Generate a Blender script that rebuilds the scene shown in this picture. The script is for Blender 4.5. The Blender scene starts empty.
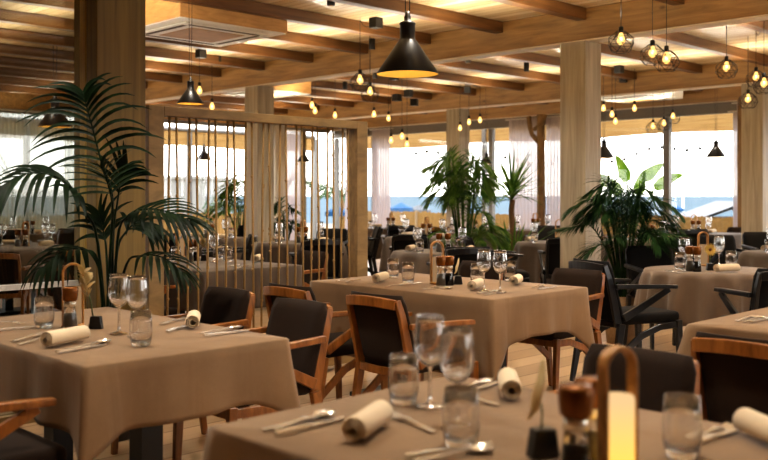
import bpy, bmesh, math, random
from mathutils import Vector, Matrix
PI = math.pi
R2 = math.sqrt(2)
random.seed(7)
scn = bpy.context.scene
C = scn.collection
H, F, CX, HY = 1.3, 920.0, 384.0, 195.0     # eye height, focal length in px, principal column, horizon row

def at(px, D, z=0.0):
    """room point at bearing px (photo column), depth D, height z"""
    a = (px - CX) / F
    return Vector((D * (1 + a) / R2, D * (1 - a) / R2, z))
def atpx(px, py, D):
    return at(px, D, H - (py - HY) / F * D)
def dz(py, z):
    return F * (H - z) / (py - HY)

# ---------------------------------------------------------------- materials
def lin(c):
    return c / 12.92 if c <= 0.04045 else ((c + 0.055) / 1.055) ** 2.4
def rgb(r, g, b):
    return (lin(r / 255), lin(g / 255), lin(b / 255), 1)
MAT = {}
def newmat(name):
    m = bpy.data.materials.new(name); m.use_nodes = True
    nt = m.node_tree; nt.nodes.clear()
    out = nt.nodes.new('ShaderNodeOutputMaterial')
    MAT[name] = m
    return m, nt, out
def nd(nt, typ, **kw):
    n = nt.nodes.new(typ)
    for k, v in kw.items():
        if k in n.inputs: n.inputs[k].default_value = v
        else: setattr(n, k, v)
    return n
def lk(nt, a, b): nt.links.new(a, b)
def ramp(nt, fac, c0, c1, p0=0.0, p1=1.0):
    r = nt.nodes.new('ShaderNodeValToRGB')
    r.color_ramp.elements[0].position = p0; r.color_ramp.elements[0].color = c0
    r.color_ramp.elements[1].position = p1; r.color_ramp.elements[1].color = c1
    lk(nt, fac, r.inputs[0]); return r
def coords(nt, scale=(1, 1, 1), kind='Object'):
    tc = nt.nodes.new('ShaderNodeTexCoord'); mp = nt.nodes.new('ShaderNodeMapping')
    mp.inputs['Scale'].default_value = scale
    lk(nt, tc.outputs[kind], mp.inputs[0]); return mp.outputs[0]
def plain(name, col, rough=0.5, metal=0.0, spec=0.5, bump=0, bscale=40, var=0.12):
    m, nt, out = newmat(name)
    b = nd(nt, 'ShaderNodeBsdfPrincipled', Roughness=rough, Metallic=metal)
    b.inputs['Specular IOR Level'].default_value = spec
    v = coords(nt); n = nd(nt, 'ShaderNodeTexNoise', Scale=bscale, Detail=3.0)
    lk(nt, v, n.inputs['Vector'])
    d = tuple(c * (1 - var) for c in col[:3]) + (1,); l = tuple(min(1, c * (1 + var)) for c in col[:3]) + (1,)
    r = ramp(nt, n.outputs[0], d, l, .3, .7); lk(nt, r.outputs[0], b.inputs['Base Color'])
    if bump:
        bp = nd(nt, 'ShaderNodeBump', Strength=bump, Distance=0.01); lk(nt, n.outputs[0], bp.inputs['Height']); lk(nt, bp.outputs[0], b.inputs['Normal'])
    lk(nt, b.outputs[0], out.inputs[0]); return m
def wood(name, dark, light, scale=(1, 14, 14), rough=0.4, nscale=2.2, knots=False, kind='Object'):
    m, nt, out = newmat(name)
    b = nd(nt, 'ShaderNodeBsdfPrincipled', Roughness=rough)
    v = coords(nt, scale, kind)
    n = nd(nt, 'ShaderNodeTexNoise', Scale=nscale, Detail=6.0, Roughness=.6, Distortion=.6); lk(nt, v, n.inputs['Vector'])
    r = ramp(nt, n.outputs[0], dark, light, .3, .68); col = r.outputs[0]
    if knots:
        v2 = coords(nt, (1.3, 1.3, 2.6), kind); vo = nd(nt, 'ShaderNodeTexVoronoi', Scale=1.7); lk(nt, v2, vo.inputs['Vector'])
        r2 = ramp(nt, vo.outputs['Distance'], (.28, .2, .14, 1), (1, 1, 1, 1), .03, .10)
        mx = nd(nt, 'ShaderNodeMixRGB', blend_type='MULTIPLY'); mx.inputs[0].default_value = .8
        lk(nt, col, mx.inputs[1]); lk(nt, r2.outputs[0], mx.inputs[2]); col = mx.outputs[0]
    lk(nt, col, b.inputs['Base Color'])
    bp = nd(nt, 'ShaderNodeBump', Strength=.12, Distance=.005); lk(nt, n.outputs[0], bp.inputs['Height']); lk(nt, bp.outputs[0], b.inputs['Normal'])
    lk(nt, b.outputs[0], out.inputs[0]); return m
def boards(name, dark, light, width, axis, rough=.35, seam=.35, grain=(1, 1, 1)):
    """planks laid side by side along one axis, seams across `axis`"""
    m, nt, out = newmat(name)
    b = nd(nt, 'ShaderNodeBsdfPrincipled', Roughness=rough)
    tc = nt.nodes.new('ShaderNodeTexCoord'); sp = nt.nodes.new('ShaderNodeSeparateXYZ'); lk(nt, tc.outputs['Object'], sp.inputs[0])
    q = nd(nt, 'ShaderNodeMath', operation='DIVIDE'); q.inputs[1].default_value = width; lk(nt, sp.outputs[axis], q.inputs[0])
    fl = nd(nt, 'ShaderNodeMath', operation='FLOOR'); lk(nt, q.outputs[0], fl.inputs[0])
    fr = nd(nt, 'ShaderNodeMath', operation='FRACT'); lk(nt, q.outputs[0], fr.inputs[0])
    wn = nd(nt, 'ShaderNodeTexWhiteNoise', noise_dimensions='1D'); lk(nt, fl.outputs[0], wn.inputs['W'])
    v = coords(nt, grain); n = nd(nt, 'ShaderNodeTexNoise', Scale=3.0, Detail=5.0, Distortion=.5); lk(nt, v, n.inputs['Vector'])
    ad = nd(nt, 'ShaderNodeMath', operation='MULTIPLY_ADD'); ad.inputs[1].default_value = .55
    lk(nt, wn.outputs[0], ad.inputs[0])
    hf = nd(nt, 'ShaderNodeMath', operation='MULTIPLY'); hf.inputs[1].default_value = .5; lk(nt, n.outputs[0], hf.inputs[0]); lk(nt, hf.outputs[0], ad.inputs[2])
    r = ramp(nt, ad.outputs[0], dark, light, .2, .8)
    ls = nd(nt, 'ShaderNodeMath', operation='LESS_THAN'); ls.inputs[1].default_value = .07; lk(nt, fr.outputs[0], ls.inputs[0])
    mx = nd(nt, 'ShaderNodeMixRGB', blend_type='MULTIPLY'); mx.inputs[2].default_value = (seam, seam * .85, seam * .7, 1)
    lk(nt, ls.outputs[0], mx.inputs[0]); lk(nt, r.outputs[0], mx.inputs[1]); lk(nt, mx.outputs[0], b.inputs['Base Color'])
    iv = nd(nt, 'ShaderNodeMath', operation='SUBTRACT'); iv.inputs[0].default_value = 1; lk(nt, ls.outputs[0], iv.inputs[1])
    bp = nd(nt, 'ShaderNodeBump', Strength=.35, Distance=.01); lk(nt, iv.outputs[0], bp.inputs['Height']); lk(nt, bp.outputs[0], b.inputs['Normal'])
    lk(nt, b.outputs[0], out.inputs[0]); return m
def fabric(name, dark, light, scale=500, rough=.9, sheen=.2, folds=0):
    m, nt, out = newmat(name)
    b = nd(nt, 'ShaderNodeBsdfPrincipled', Roughness=rough); b.inputs['Sheen Weight'].default_value = sheen
    b.inputs['Specular IOR Level'].default_value = .25
    v = coords(nt); n = nd(nt, 'ShaderNodeTexNoise', Scale=float(scale), Detail=1.0); lk(nt, v, n.inputs['Vector'])
    n2 = nd(nt, 'ShaderNodeTexNoise', Scale=3.0, Detail=3.0); lk(nt, v, n2.inputs['Vector'])
    ad = nd(nt, 'ShaderNodeMath', operation='ADD'); lk(nt, n.outputs[0], ad.inputs[0]); lk(nt, n2.outputs[0], ad.inputs[1])
    hf = nd(nt, 'ShaderNodeMath', operation='MULTIPLY'); hf.inputs[1].default_value = .5; lk(nt, ad.outputs[0], hf.inputs[0])
    r = ramp(nt, hf.outputs[0], dark, light, .35, .65); lk(nt, r.outputs[0], b.inputs['Base Color'])
    bp = nd(nt, 'ShaderNodeBump', Strength=.15, Distance=.002); lk(nt, n.outputs[0], bp.inputs['Height'])
    if folds:
        vv = coords(nt, (1.4, 1.4, .3)); n3 = nd(nt, 'ShaderNodeTexNoise', Scale=5.0, Detail=2.0, Distortion=.8); lk(nt, vv, n3.inputs['Vector'])
        b2 = nd(nt, 'ShaderNodeBump', Strength=folds, Distance=.02); lk(nt, n3.outputs[0], b2.inputs['Height']); lk(nt, b2.outputs[0], bp.inputs['Normal'])
    lk(nt, bp.outputs[0], b.inputs['Normal']); lk(nt, b.outputs[0], out.inputs[0]); return m
def glassy(name, tint=(1, 1, 1, 1), base=.05, edge=.75, power=.28, rough=.02):
    m, nt, out = newmat(name)
    lw = nd(nt, 'ShaderNodeLayerWeight', Blend=power)
    mr = nd(nt, 'ShaderNodeMapRange'); mr.inputs['To Min'].default_value = base; mr.inputs['To Max'].default_value = edge
    lk(nt, lw.outputs['Facing'], mr.inputs[0])
    t = nd(nt, 'ShaderNodeBsdfTransparent', Color=tint); g = nd(nt, 'ShaderNodeBsdfGlossy', Roughness=rough)
    v = coords(nt); n = nd(nt, 'ShaderNodeTexNoise', Scale=6.0); lk(nt, v, n.inputs['Vector'])
    bp = nd(nt, 'ShaderNodeBump', Strength=.03); lk(nt, n.outputs[0], bp.inputs['Height']); lk(nt, bp.outputs[0], g.inputs['Normal'])
    mx = nd(nt, 'ShaderNodeMixShader'); lk(nt, mr.outputs[0], mx.inputs[0]); lk(nt, t.outputs[0], mx.inputs[1]); lk(nt, g.outputs[0], mx.inputs[2])
    lk(nt, mx.outputs[0], out.inputs[0]); return m
def leafmat(name, dark, light, trans=.25, rough=.5):
    m, nt, out = newmat(name)
    b = nd(nt, 'ShaderNodeBsdfPrincipled', Roughness=rough); b.inputs['Specular IOR Level'].default_value = .2; t = nd(nt, 'ShaderNodeBsdfTranslucent')
    v = coords(nt); n = nd(nt, 'ShaderNodeTexNoise', Scale=9.0, Detail=3.0); lk(nt, v, n.inputs['Vector'])
    r = ramp(nt, n.outputs[0], dark, light, .35, .7); lk(nt, r.outputs[0], b.inputs['Base Color']); lk(nt, r.outputs[0], t.inputs[0])
    mx = nd(nt, 'ShaderNodeMixShader'); mx.inputs[0].default_value = trans
    lk(nt, b.outputs[0], mx.inputs[1]); lk(nt, t.outputs[0], mx.inputs[2]); lk(nt, mx.outputs[0], out.inputs[0]); return m
def sheer(name, col, alpha=.45, scale=60.0):
    m, nt, out = newmat(name)
    t = nd(nt, 'ShaderNodeBsdfTransparent'); d = nd(nt, 'ShaderNodeBsdfDiffuse', Color=col); tl = nd(nt, 'ShaderNodeBsdfTranslucent', Color=col)
    v = coords(nt, (1, 1, .02)); n = nd(nt, 'ShaderNodeTexNoise', Scale=scale); lk(nt, v, n.inputs['Vector'])
    m1 = nd(nt, 'ShaderNodeMixShader'); m1.inputs[0].default_value = .5; lk(nt, d.outputs[0], m1.inputs[1]); lk(nt, tl.outputs[0], m1.inputs[2])
    mr = nd(nt, 'ShaderNodeMapRange'); mr.inputs['To Min'].default_value = alpha - .1; mr.inputs['To Max'].default_value = alpha + .15; lk(nt, n.outputs[0], mr.inputs[0])
    m2 = nd(nt, 'ShaderNodeMixShader'); lk(nt, mr.outputs[0], m2.inputs[0]); lk(nt, t.outputs[0], m2.inputs[1]); lk(nt, m1.outputs[0], m2.inputs[2])
    lk(nt, m2.outputs[0], out.inputs[0]); return m
def emis(name, col, s, grad=None):
    m, nt, out = newmat(name)
    e = nd(nt, 'ShaderNodeEmission', Color=col, Strength=s)
    if grad:      # brighter towards the bottom, as the lamp inside makes it
        tc = nt.nodes.new('ShaderNodeTexCoord'); sp = nt.nodes.new('ShaderNodeSeparateXYZ'); lk(nt, tc.outputs['Generated'], sp.inputs[0])
        r = ramp(nt, sp.outputs[2], grad[0], grad[1], 0.0, .95); lk(nt, r.outputs[0], e.inputs['Color'])
    lk(nt, e.outputs[0], out.inputs[0]); return m

wood('pine_beam', rgb(124, 92, 50), rgb(172, 132, 78), (10, 1.0, 10), .38, 1.6, True)
wood('pine_joist', rgb(82, 52, 24), rgb(118, 80, 42), (1.0, 12, 12), .4, 1.8)
wood('pale_column', rgb(146, 138, 122), rgb(186, 178, 160), (12, 12, .7), .5, 1.6)
wood('ochre_column', rgb(94, 74, 24), rgb(124, 100, 42), (14, 14, .6), .45, 1.6)
wood('chair_oak', rgb(104, 62, 24), rgb(158, 102, 48), (14, 14, 3), .32, 2.0)
wood('lit_post_wood', rgb(150, 124, 60), rgb(190, 160, 84), (14, 14, .6), .45, 1.6)  # paler than the ochre column: side light put into the colour
wood('screen_wood', rgb(112, 90, 58), rgb(150, 124, 82), (2, 14, 5), .5, 2.0)
wood('box_wood', rgb(176, 132, 76), rgb(206, 160, 100), (3, 3, 16), .45, 1.6)
wood('lantern_wood', rgb(146, 100, 46), rgb(196, 144, 78), (20, 20, 8), .35, 4.0)
wood('log_wood', rgb(98, 76, 48), rgb(146, 118, 80), (10, 10, 2), .7, 2.0)
boards('ceiling_boards', rgb(206, 176, 130), rgb(238, 214, 174), .105, 0, .26, .55, (12, 1, 1))
boards('floor_planks', rgb(168, 140, 108), rgb(196, 168, 134), .22, 1, .32, .6, (1, 12, 1))
boards('wall_boards', rgb(120, 84, 44), rgb(150, 108, 60), .14, 2, .5, .5, (1, 1, 14))
boards('deck_boards', rgb(120, 108, 92), rgb(150, 136, 116), .12, 0, .7, .4, (12, 1, 1))
plain('cream_sheen', rgb(230, 214, 186), .4, var=.04)  # colour of the sheen painted under the beams
fabric('taupe_cloth', rgb(120, 96, 72), rgb(144, 118, 90), 700, .85, .15, folds=.35)
fabric('pleated_cloth', rgb(104, 88, 74), rgb(128, 110, 94), 700, .8, .2, folds=.3)
fabric('grey_cloth', rgb(86, 76, 69), rgb(110, 99, 90), 700, .85, .15, folds=.3)
fabric('brown_upholstery', rgb(34, 24, 17), rgb(50, 36, 26), 380, .95, .03)
fabric('black_upholstery', rgb(22, 21, 22), rgb(34, 33, 33), 380, .95, .03)
fabric('napkin_linen', rgb(204, 184, 154), rgb(228, 210, 182), 600, .9, .1)
plain('black_metal', rgb(24, 22, 22), .38, .3, var=.1)
plain('black_wood', rgb(24, 24, 26), .28, 0, var=.1)
plain('dark_base', rgb(20, 17, 15), .5)
plain('shade_inner', rgb(216, 184, 110), .55, var=.05)
plain('steel', rgb(240, 234, 222), .22, .82, var=.05)
plain('copper_cap', rgb(128, 78, 28), .25, .5)
plain('pepper_fill', rgb(36, 22, 14), .2)
plain('salt_fill', rgb(220, 206, 184), .5)
plain('grey_metal', rgb(120, 116, 110), .4, .4)
plain('white_metal', rgb(214, 210, 204), .35, .1)
plain('white_plastic', rgb(240, 236, 224), .3, var=.03)
plain('vent_dark', rgb(84, 68, 48), .6)
plain('pot_clay', rgb(150, 124, 92), .7, bump=.1)
plain('pot_dark', rgb(40, 36, 34), .5)
plain('soil', rgb(40, 30, 22), .95, bump=.6, bscale=60)
plain('petal_gold', rgb(206, 170, 84), .7, bscale=30)
plain('petal_pale', rgb(216, 196, 150), .75, bscale=30)
plain('flower_heart', rgb(90, 52, 20), .8)
plain('rope', rgb(150, 122, 76), .7, bump=.4, bscale=120)
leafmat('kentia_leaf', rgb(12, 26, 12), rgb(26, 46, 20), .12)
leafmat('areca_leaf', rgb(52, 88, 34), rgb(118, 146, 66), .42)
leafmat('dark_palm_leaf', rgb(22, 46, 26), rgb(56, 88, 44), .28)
leafmat('banana_leaf', rgb(64, 96, 20), rgb(110, 140, 34), .55)
leafmat('outdoor_leaf', rgb(50, 72, 40), rgb(84, 106, 62), .3)
plain('stalk_green', rgb(70, 88, 40), .5)
plain('trunk_brown', rgb(120, 92, 60), .8, bump=.4)
def clear():
    m, nt, out = newmat('clear_glass'); g = nd(nt, 'ShaderNodeBsdfGlass', Roughness=.0, IOR=1.58); t = nd(nt, 'ShaderNodeBsdfTransparent')
    v = coords(nt); n = nd(nt, 'ShaderNodeTexNoise', Scale=8.0); lk(nt, v, n.inputs['Vector']); r = ramp(nt, n.outputs[0], (.97, .97, .97, 1), (1, 1, 1, 1)); lk(nt, r.outputs[0], g.inputs['Color'])
    mx = nd(nt, 'ShaderNodeMixShader'); mx.inputs[0].default_value = .92; lk(nt, t.outputs[0], mx.inputs[1]); lk(nt, g.outputs[0], mx.inputs[2]); lk(nt, mx.outputs[0], out.inputs[0])
clear()
def bulbglass():
    m, nt, out = newmat('bulb_glass'); e = nd(nt, 'ShaderNodeEmission', Color=(1, .55, .16, 1), Strength=1.6); t = nd(nt, 'ShaderNodeBsdfTransparent')
    lw = nd(nt, 'ShaderNodeLayerWeight', Blend=.35); r = ramp(nt, lw.outputs['Facing'], (.75, .75, .75, 1), (.3, .3, .3, 1)); mx = nd(nt, 'ShaderNodeMixShader')
    lk(nt, r.outputs[0], mx.inputs[0]); lk(nt, t.outputs[0], mx.inputs[1]); lk(nt, e.outputs[0], mx.inputs[2]); lk(nt, mx.outputs[0], out.inputs[0])
bulbglass()
glassy('window_glass', (.74, .76, .74, 1), .05, .4, .2)
glassy('facade_glass', (1, 1, 1, 1), .03, .3, .15)
glassy('brown_glass', (.5, .28, .12, 1), .06, .6, .3)
sheer('sheer_curtain', rgb(206, 196, 196), .86)
sheer('thin_curtain', rgb(156, 154, 138), .74, 25.0)
def awn():
    m, nt, out = newmat('awning_cloth'); d = nd(nt, 'ShaderNodeBsdfDiffuse'); t = nd(nt, 'ShaderNodeBsdfTranslucent')
    v = coords(nt, (.5, .5, 16)); n = nd(nt, 'ShaderNodeTexNoise', Scale=3.0, Detail=3.0); lk(nt, v, n.inputs['Vector'])
    r = ramp(nt, n.outputs[0], rgb(132, 100, 58), rgb(164, 130, 82), .3, .7); lk(nt, r.outputs[0], d.inputs[0]); lk(nt, r.outputs[0], t.inputs[0])
    mx = nd(nt, 'ShaderNodeMixShader'); mx.inputs[0].default_value = .5; lk(nt, d.outputs[0], mx.inputs[1]); lk(nt, t.outputs[0], mx.inputs[2]); lk(nt, mx.outputs[0], out.inputs[0])
awn()
emis('bulb_glow', (1, .72, .3, 1), 45)
emis('filament', (1, .74, .36, 1), 7)
emis('candle_glow', (1, .6, .2, 1), 1.0, ((1, .52, .08, 1), (.62, .40, .20, 1)))
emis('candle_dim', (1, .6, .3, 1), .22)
plain('sea_water', rgb(88, 99, 104), .95, spec=0, bscale=.08, var=.08)
plain('sand', rgb(112, 96, 72), .95, bscale=3)
plain('reed', rgb(136, 102, 50), .9, bump=.3, bscale=20)
plain('parasol_blue', rgb(12, 70, 110), .8)
plain('parasol_grey', rgb(84, 84, 84), .8)
plain('hut_roof', rgb(108, 106, 104), .9)
plain('hut_wall', rgb(150, 104, 48), .8)
plain('far_plaster', rgb(128, 126, 120), .9)
plain('far_window', rgb(96, 104, 108), .4)
plain('spot_black', rgb(22, 20, 19), .5)

# ---------------------------------------------------------------- mesh builder
class MB:
    def __init__(s): s.v = []; s.f = []; s.smooth = []
    def add(s, vs, fs, smooth=False):
        o = len(s.v); s.v += [tuple(x) for x in vs]
        for f in fs: s.f.append([i + o for i in f]); s.smooth.append(smooth)
        return s
    def box(s, x0, x1, y0, y1, z0, z1, M=None):
        vs = [Vector((x, y, z)) for z in (z0, z1) for (x, y) in ((x0, y0), (x1, y0), (x1, y1), (x0, y1))]
        if M is not None: vs = [M @ q for q in vs]
        return s.add(vs, [(3, 2, 1, 0), (4, 5, 6, 7), (0, 1, 5, 4), (1, 2, 6, 5), (2, 3, 7, 6), (3, 0, 4, 7)])
    def rbox(s, x0, x1, y0, y1, z0, z1, r=.02, seg=3, M=None):
        """box with rounded edges"""
        bm = bmesh.new(); bmesh.ops.create_cube(bm, size=1)
        for q in bm.verts: q.co = Vector(((x0 + x1) / 2 + q.co.x * (x1 - x0), (y0 + y1) / 2 + q.co.y * (y1 - y0), (z0 + z1) / 2 + q.co.z * (z1 - z0)))
        bmesh.ops.bevel(bm, geom=bm.edges[:], offset=r, segments=seg, affect='EDGES', profile=.5)
        bm.verts.index_update()
        vs = [q.co.copy() for q in bm.verts]
        if M is not None: vs = [M @ q for q in vs]
        s.add(vs, [[q.index for q in f.verts] for f in bm.faces], True); bm.free(); return s
    def bar(s, p, q, w, h, up=(0, 0, 1)):
        """rectangular bar from p to q, w sideways, h along up"""
        p, q = Vector(p), Vector(q); t = (q - p).normalized(); b = t.cross(Vector(up))
        if b.length < 1e-4: b = t.cross(Vector((1, 0, 0)))
        b.normalize(); n = b.cross(t)
        vs = []
        for e in (p, q):
            for (i, j) in ((-1, -1), (1, -1), (1, 1), (-1, 1)): vs.append(e + b * (i * w / 2) + n * (j * h / 2))
        return s.add(vs, [(3, 2, 1, 0), (4, 5, 6, 7), (0, 1, 5, 4), (1, 2, 6, 5), (2, 3, 7, 6), (3, 0, 4, 7)])
    def sweep(s, pts, w, h, up=(0, 0, 1)):
        """rectangular section swept along points; w,h number or list"""
        pts = [Vector(p) for p in pts]; n = len(pts); vs = []
        for i, p in enumerate(pts):
            t = (pts[min(i + 1, n - 1)] - pts[max(i - 1, 0)]).normalized(); u = Vector(up[i] if isinstance(up, list) else up)
            b = t.cross(u)
            if b.length < 1e-4: b = t.cross(Vector((1, 0, 0)))
            b.normalize(); m = b.cross(t)
            ww = w[i] if isinstance(w, (list, tuple)) else w; hh = h[i] if isinstance(h, (list, tuple)) else h
            for (a, c) in ((-1, -1), (1, -1), (1, 1), (-1, 1)): vs.append(p + b * (a * ww / 2) + m * (c * hh / 2))
        fs = [(3, 2, 1, 0), tuple(4 * (n - 1) + k for k in range(4))]
        for i in range(n - 1):
            for k in range(4):
                a = 4 * i + k; b_ = 4 * i + (k + 1) % 4; fs.append((a, b_, b_ + 4, a + 4))
        return s.add(vs, fs)
    def tube(s, pts, r, seg=8, cap=True):
        pts = [Vector(p) for p in pts]; n = len(pts); vs = []; prev = None
        for i, p in enumerate(pts):
            t = (pts[min(i + 1, n - 1)] - pts[max(i - 1, 0)]).normalized()
            if prev is None:
                a = Vector((0, 0, 1)) if abs(t.z) < .9 else Vector((1, 0, 0)); b = t.cross(a).normalized()
            else:
                b = prev - t * prev.dot(t)
                b = b.normalized() if b.length > 1e-5 else t.orthogonal().normalized()
            prev = b; c = t.cross(b); rr = r[i] if isinstance(r, (list, tuple)) else r
            for k in range(seg):
                an = 2 * PI * k / seg; vs.append(p + (b * math.cos(an) + c * math.sin(an)) * rr)
        fs = []
        for i in range(n - 1):
            for k in range(seg):
                a = i * seg + k; b_ = i * seg + (k + 1) % seg; fs.append((a, b_, b_ + seg, a + seg))
        if cap: fs += [tuple(range(seg))[::-1], tuple((n - 1) * seg + k for k in range(seg))]
        return s.add(vs, fs, True)
    def lathe(s, prof, seg=24, at_=(0, 0, 0), cap0=False, cap1=False):
        ax, ay, az = at_; vs = []; n = len(prof)
        for (r, z) in prof:
            for k in range(seg):
                an = 2 * PI * k / seg; vs.append((ax + r * math.cos(an), ay + r * math.sin(an), az + z))
        fs = []
        for i in range(n - 1):
            for k in range(seg):
                a = i * seg + k; b_ = i * seg + (k + 1) % seg; fs.append((a, b_, b_ + seg, a + seg))
        if cap0: fs.append(tuple(range(seg))[::-1])
        if cap1: fs.append(tuple((n - 1) * seg + k for k in range(seg)))
        return s.add(vs, fs, True)
    def sphere(s, c, r, seg=12, rings=8, sz=1.0):
        prof = [(max(1e-4, r * math.sin(PI * i / rings)), -r * sz * math.cos(PI * i / rings)) for i in range(rings + 1)]
        return s.lathe(prof, seg, c)
    def prism(s, outline, z0, z1, M=None):
        n = len(outline); vs = [Vector((x, y, z)) for z in (z0, z1) for (x, y) in outline]
        if M is not None: vs = [M @ q for q in vs]
        fs = [tuple(range(n))[::-1], tuple(range(n, 2 * n))] + [(i, (i + 1) % n, n + (i + 1) % n, n + i) for i in range(n)]
        return s.add(vs, fs)
    def build(s, name, mat, parent=None, loc=None, bevel=0):
        me = bpy.data.meshes.new(name); me.from_pydata(s.v, [], s.f); me.polygons.foreach_set('use_smooth', s.smooth); me.update()
        bm = bmesh.new(); bm.from_mesh(me); bmesh.ops.recalc_face_normals(bm, faces=bm.faces[:])
        if bevel:
            bmesh.ops.bevel(bm, geom=[e for e in bm.edges if len(e.link_faces) == 2 and e.calc_face_angle(0) > .6], offset=bevel, segments=2, affect='EDGES', profile=.5)
        bm.to_mesh(me); bm.free()
        o = bpy.data.objects.new(name, me); C.objects.link(o)
        me.materials.append(MAT[mat] if isinstance(mat, str) else mat)
        if parent is not None: o.parent = parent
        if loc is not None: o.location = loc
        return o

def tag(o, label=None, cat=None, group=None, kind=None):
    if label: o['label'] = label
    if cat: o['category'] = cat
    if group: o['group'] = group
    if kind: o['kind'] = kind
    return o
def thing(name, label, cat, loc=(0, 0, 0), rz=0, group=None, kind=None):
    o = bpy.data.objects.new(name, None); C.objects.link(o); o.empty_display_size = .1
    o.location = loc; o.rotation_euler = (0, 0, rz)
    return tag(o, label, cat, group, kind)
def kids(o): return KIDS.get(o.name) or list(o.children)
KIDS = {}
def dup(src, label, loc, rz=0, group=None, scale=None):
    def cp(o, par):
        c = o.copy(); C.objects.link(c); c.parent = par
        for ch in list(o.children): cp(ch, c)
        return c
    r = cp(src, None); r.location = loc; r.rotation_euler = (0, 0, rz); r['label'] = label
    if group: r['group'] = group
    elif 'group' in r: del r['group']
    if scale: r.scale = (scale,) * 3
    return r
class Maker:
    """first call builds the thing itself, later calls copy it with all its parts"""
    def __init__(s, fn): s.fn = fn; s.src = None
    def __call__(s, label, loc, rz=0, group=None, scale=None):
        if s.src is None:
            s.src = s.fn(); o = s.src; o['label'] = label; o.location = loc; o.rotation_euler = (0, 0, rz)
            if group: o['group'] = group
            if scale: o.scale = (scale,) * 3
            return o
        return dup(s.src, label, loc, rz, group, scale)
def struct(name, mb, mat, parent=None, bevel=0):
    o = mb.build(name, mat, parent, bevel=bevel)
    if parent is None: o['kind'] = 'structure'
    return o
def bez(pts, n):
    """Catmull-Rom through the points"""
    pts = [Vector(p) for p in pts]; P = [pts[0] * 2 - pts[1]] + pts + [pts[-1] * 2 - pts[-2]]; out = []
    segs = len(pts) - 1
    for i in range(n + 1):
        u = i / n * segs; k = min(int(u), segs - 1); t = u - k; a, b, c, d = P[k:k + 4]
        out.append(.5 * ((2 * b) + (c - a) * t + (2 * a - 5 * b + 4 * c - d) * t * t + (3 * b - a - 3 * c + d) * t ** 3))
    return out

# ================================================================ SETTING
XF, YF = 14.3, 16.0           # facade planes: sea side and garden side
XB, YB = -2.6, -3.6           # walls behind the viewpoint
ZC = 3.1
m = MB(); m.box(XB, XF + .3, YB, YF + .3, -.1, 0); struct('floor', m, 'floor_planks')
m = MB(); m.box(XB, XF + .3, YB, YF + .3, ZC, ZC + .15); struct('ceiling', m, 'ceiling_boards')
m = MB(); m.box(XB - .15, XB, YB, YF, 0, ZC); struct('wall_west', m, 'wall_boards')
m = MB(); m.box(XB, 3.0, YB - .15, YB, 0, ZC); m.box(3.0, 9.0, YB - .15, YB, 0, .9); m.box(3.0, 9.0, YB - .15, YB, 2.3, ZC); m.box(9.0, XF, YB - .15, YB, 0, ZC); struct('wall_south', m, 'wall_boards')
m = MB()
for (a, b, c_, d) in ((3.0, 3.08, .9, 2.3), (8.92, 9.0, .9, 2.3), (3.08, 8.92, .9, .98), (3.08, 8.92, 2.22, 2.3)): m.box(a, b, YB - .1, YB - .02, c_, d)
w4 = struct('added_window', m, 'grey_metal'); m = MB(); m.box(3.08, 8.92, YB - .065, YB - .055, .98, 2.22); m.build('window_pane', 'facade_glass', w4)  # unseen window, added to bring side light onto the glasses
# main beams along Y on the column lines, each with a pale strip painting its underside's bright reflection
for bx in (2.75, 7.73, 12.2):
    m = MB(); m.box(bx - .10, bx + .10, YB, YF, 2.8, ZC - .002); struct('ceiling_beam', m, 'pine_beam', bevel=.008)
    m = MB(); m.box(bx - .09, bx + .09, YB, YF, 2.785, 2.7995); struct('beam_sheen_1', m, 'cream_sheen')
m = MB(); m.box(XF - .1, XF + .1, YB, YF, 2.8, ZC - .002); struct('ceiling_beam', m, 'pine_beam')
m = MB(); m.box(XB, XF, YF - .1, YF + .1, 2.8, ZC - .002); struct('ceiling_beam', m, 'pine_beam')
m = MB(); m.box(XF - .08, XF + .08, YB, YF, 2.785, 2.7995); struct('beam_sheen_1', m, 'cream_sheen')  # same painted sheen below the facade beam
# joists along X in each bay
for (x0, x1) in ((XB, 2.65), (2.85, 7.63), (7.83, 12.1), (12.3, XF - .1)):
    for k in range(20):
        y = -3.1 + 1.005 * k - .01
        if y > YF - .3: break
        m = MB(); m.box(x0, x1, y - .055, y + .055, 2.985, ZC - .002); struct('ceiling_joist', m, 'pine_joist', bevel=.006)
# columns
def column(x0, y0, sx, sy, mat):
    m = MB(); m.box(x0, x0 + sx, y0, y0 + sy, 0, 2.784)
    g = struct('column', m, mat, bevel=.006)
column(7.6, 4.87, .28, .29, 'pale_column')
column(7.6, 10.02, .28, .29, 'pale_column')
column(12.07, 10.25, .28, .29, 'pale_column')
column(12.07, 5.03, .28, .29, 'pale_column')
column(7.6, -.3, .28, .29, 'pale_column'); column(12.07, -.3, .28, .29, 'pale_column')
column(2.6, 4.96, .32, .13, 'ochre_column')
column(12.07, 15.3, .28, .29, 'pale_column')
column(2.6, -.3, .3, .3, 'ochre_column')
# glazed wall running back from the ochre column, with the post, bright edge strip and white rail
m = MB(); m.box(2.6, 2.76, 5.105, 5.24, 0, ZC - .01); w1 = struct('window_1', m, 'lit_post_wood')
m = MB(); m.box(2.612, 2.74, 5.092, 5.104, 0, ZC - .01); m.build('edge_strip', 'white_metal', w1)
m = MB(); m.box(XB + .01, 2.598, 5.165, 5.175, .06, ZC - .01); m.build('window_pane', 'window_glass', w1)
m = MB(); m.box(XB + .01, 2.598, 5.12, 5.162, .765, .795); m.build('window_rail', 'white_metal', w1)
m = MB(); m.box(XB + .01, 2.598, 5.13, 5.21, 0, .058); m.build('window_sill', 'screen_wood', w1)
m = MB(); m.box(-.1, -.02, 5.13, 5.164, .8, 2.9); m.build('mullion', 'ochre_column', w1)
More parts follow.
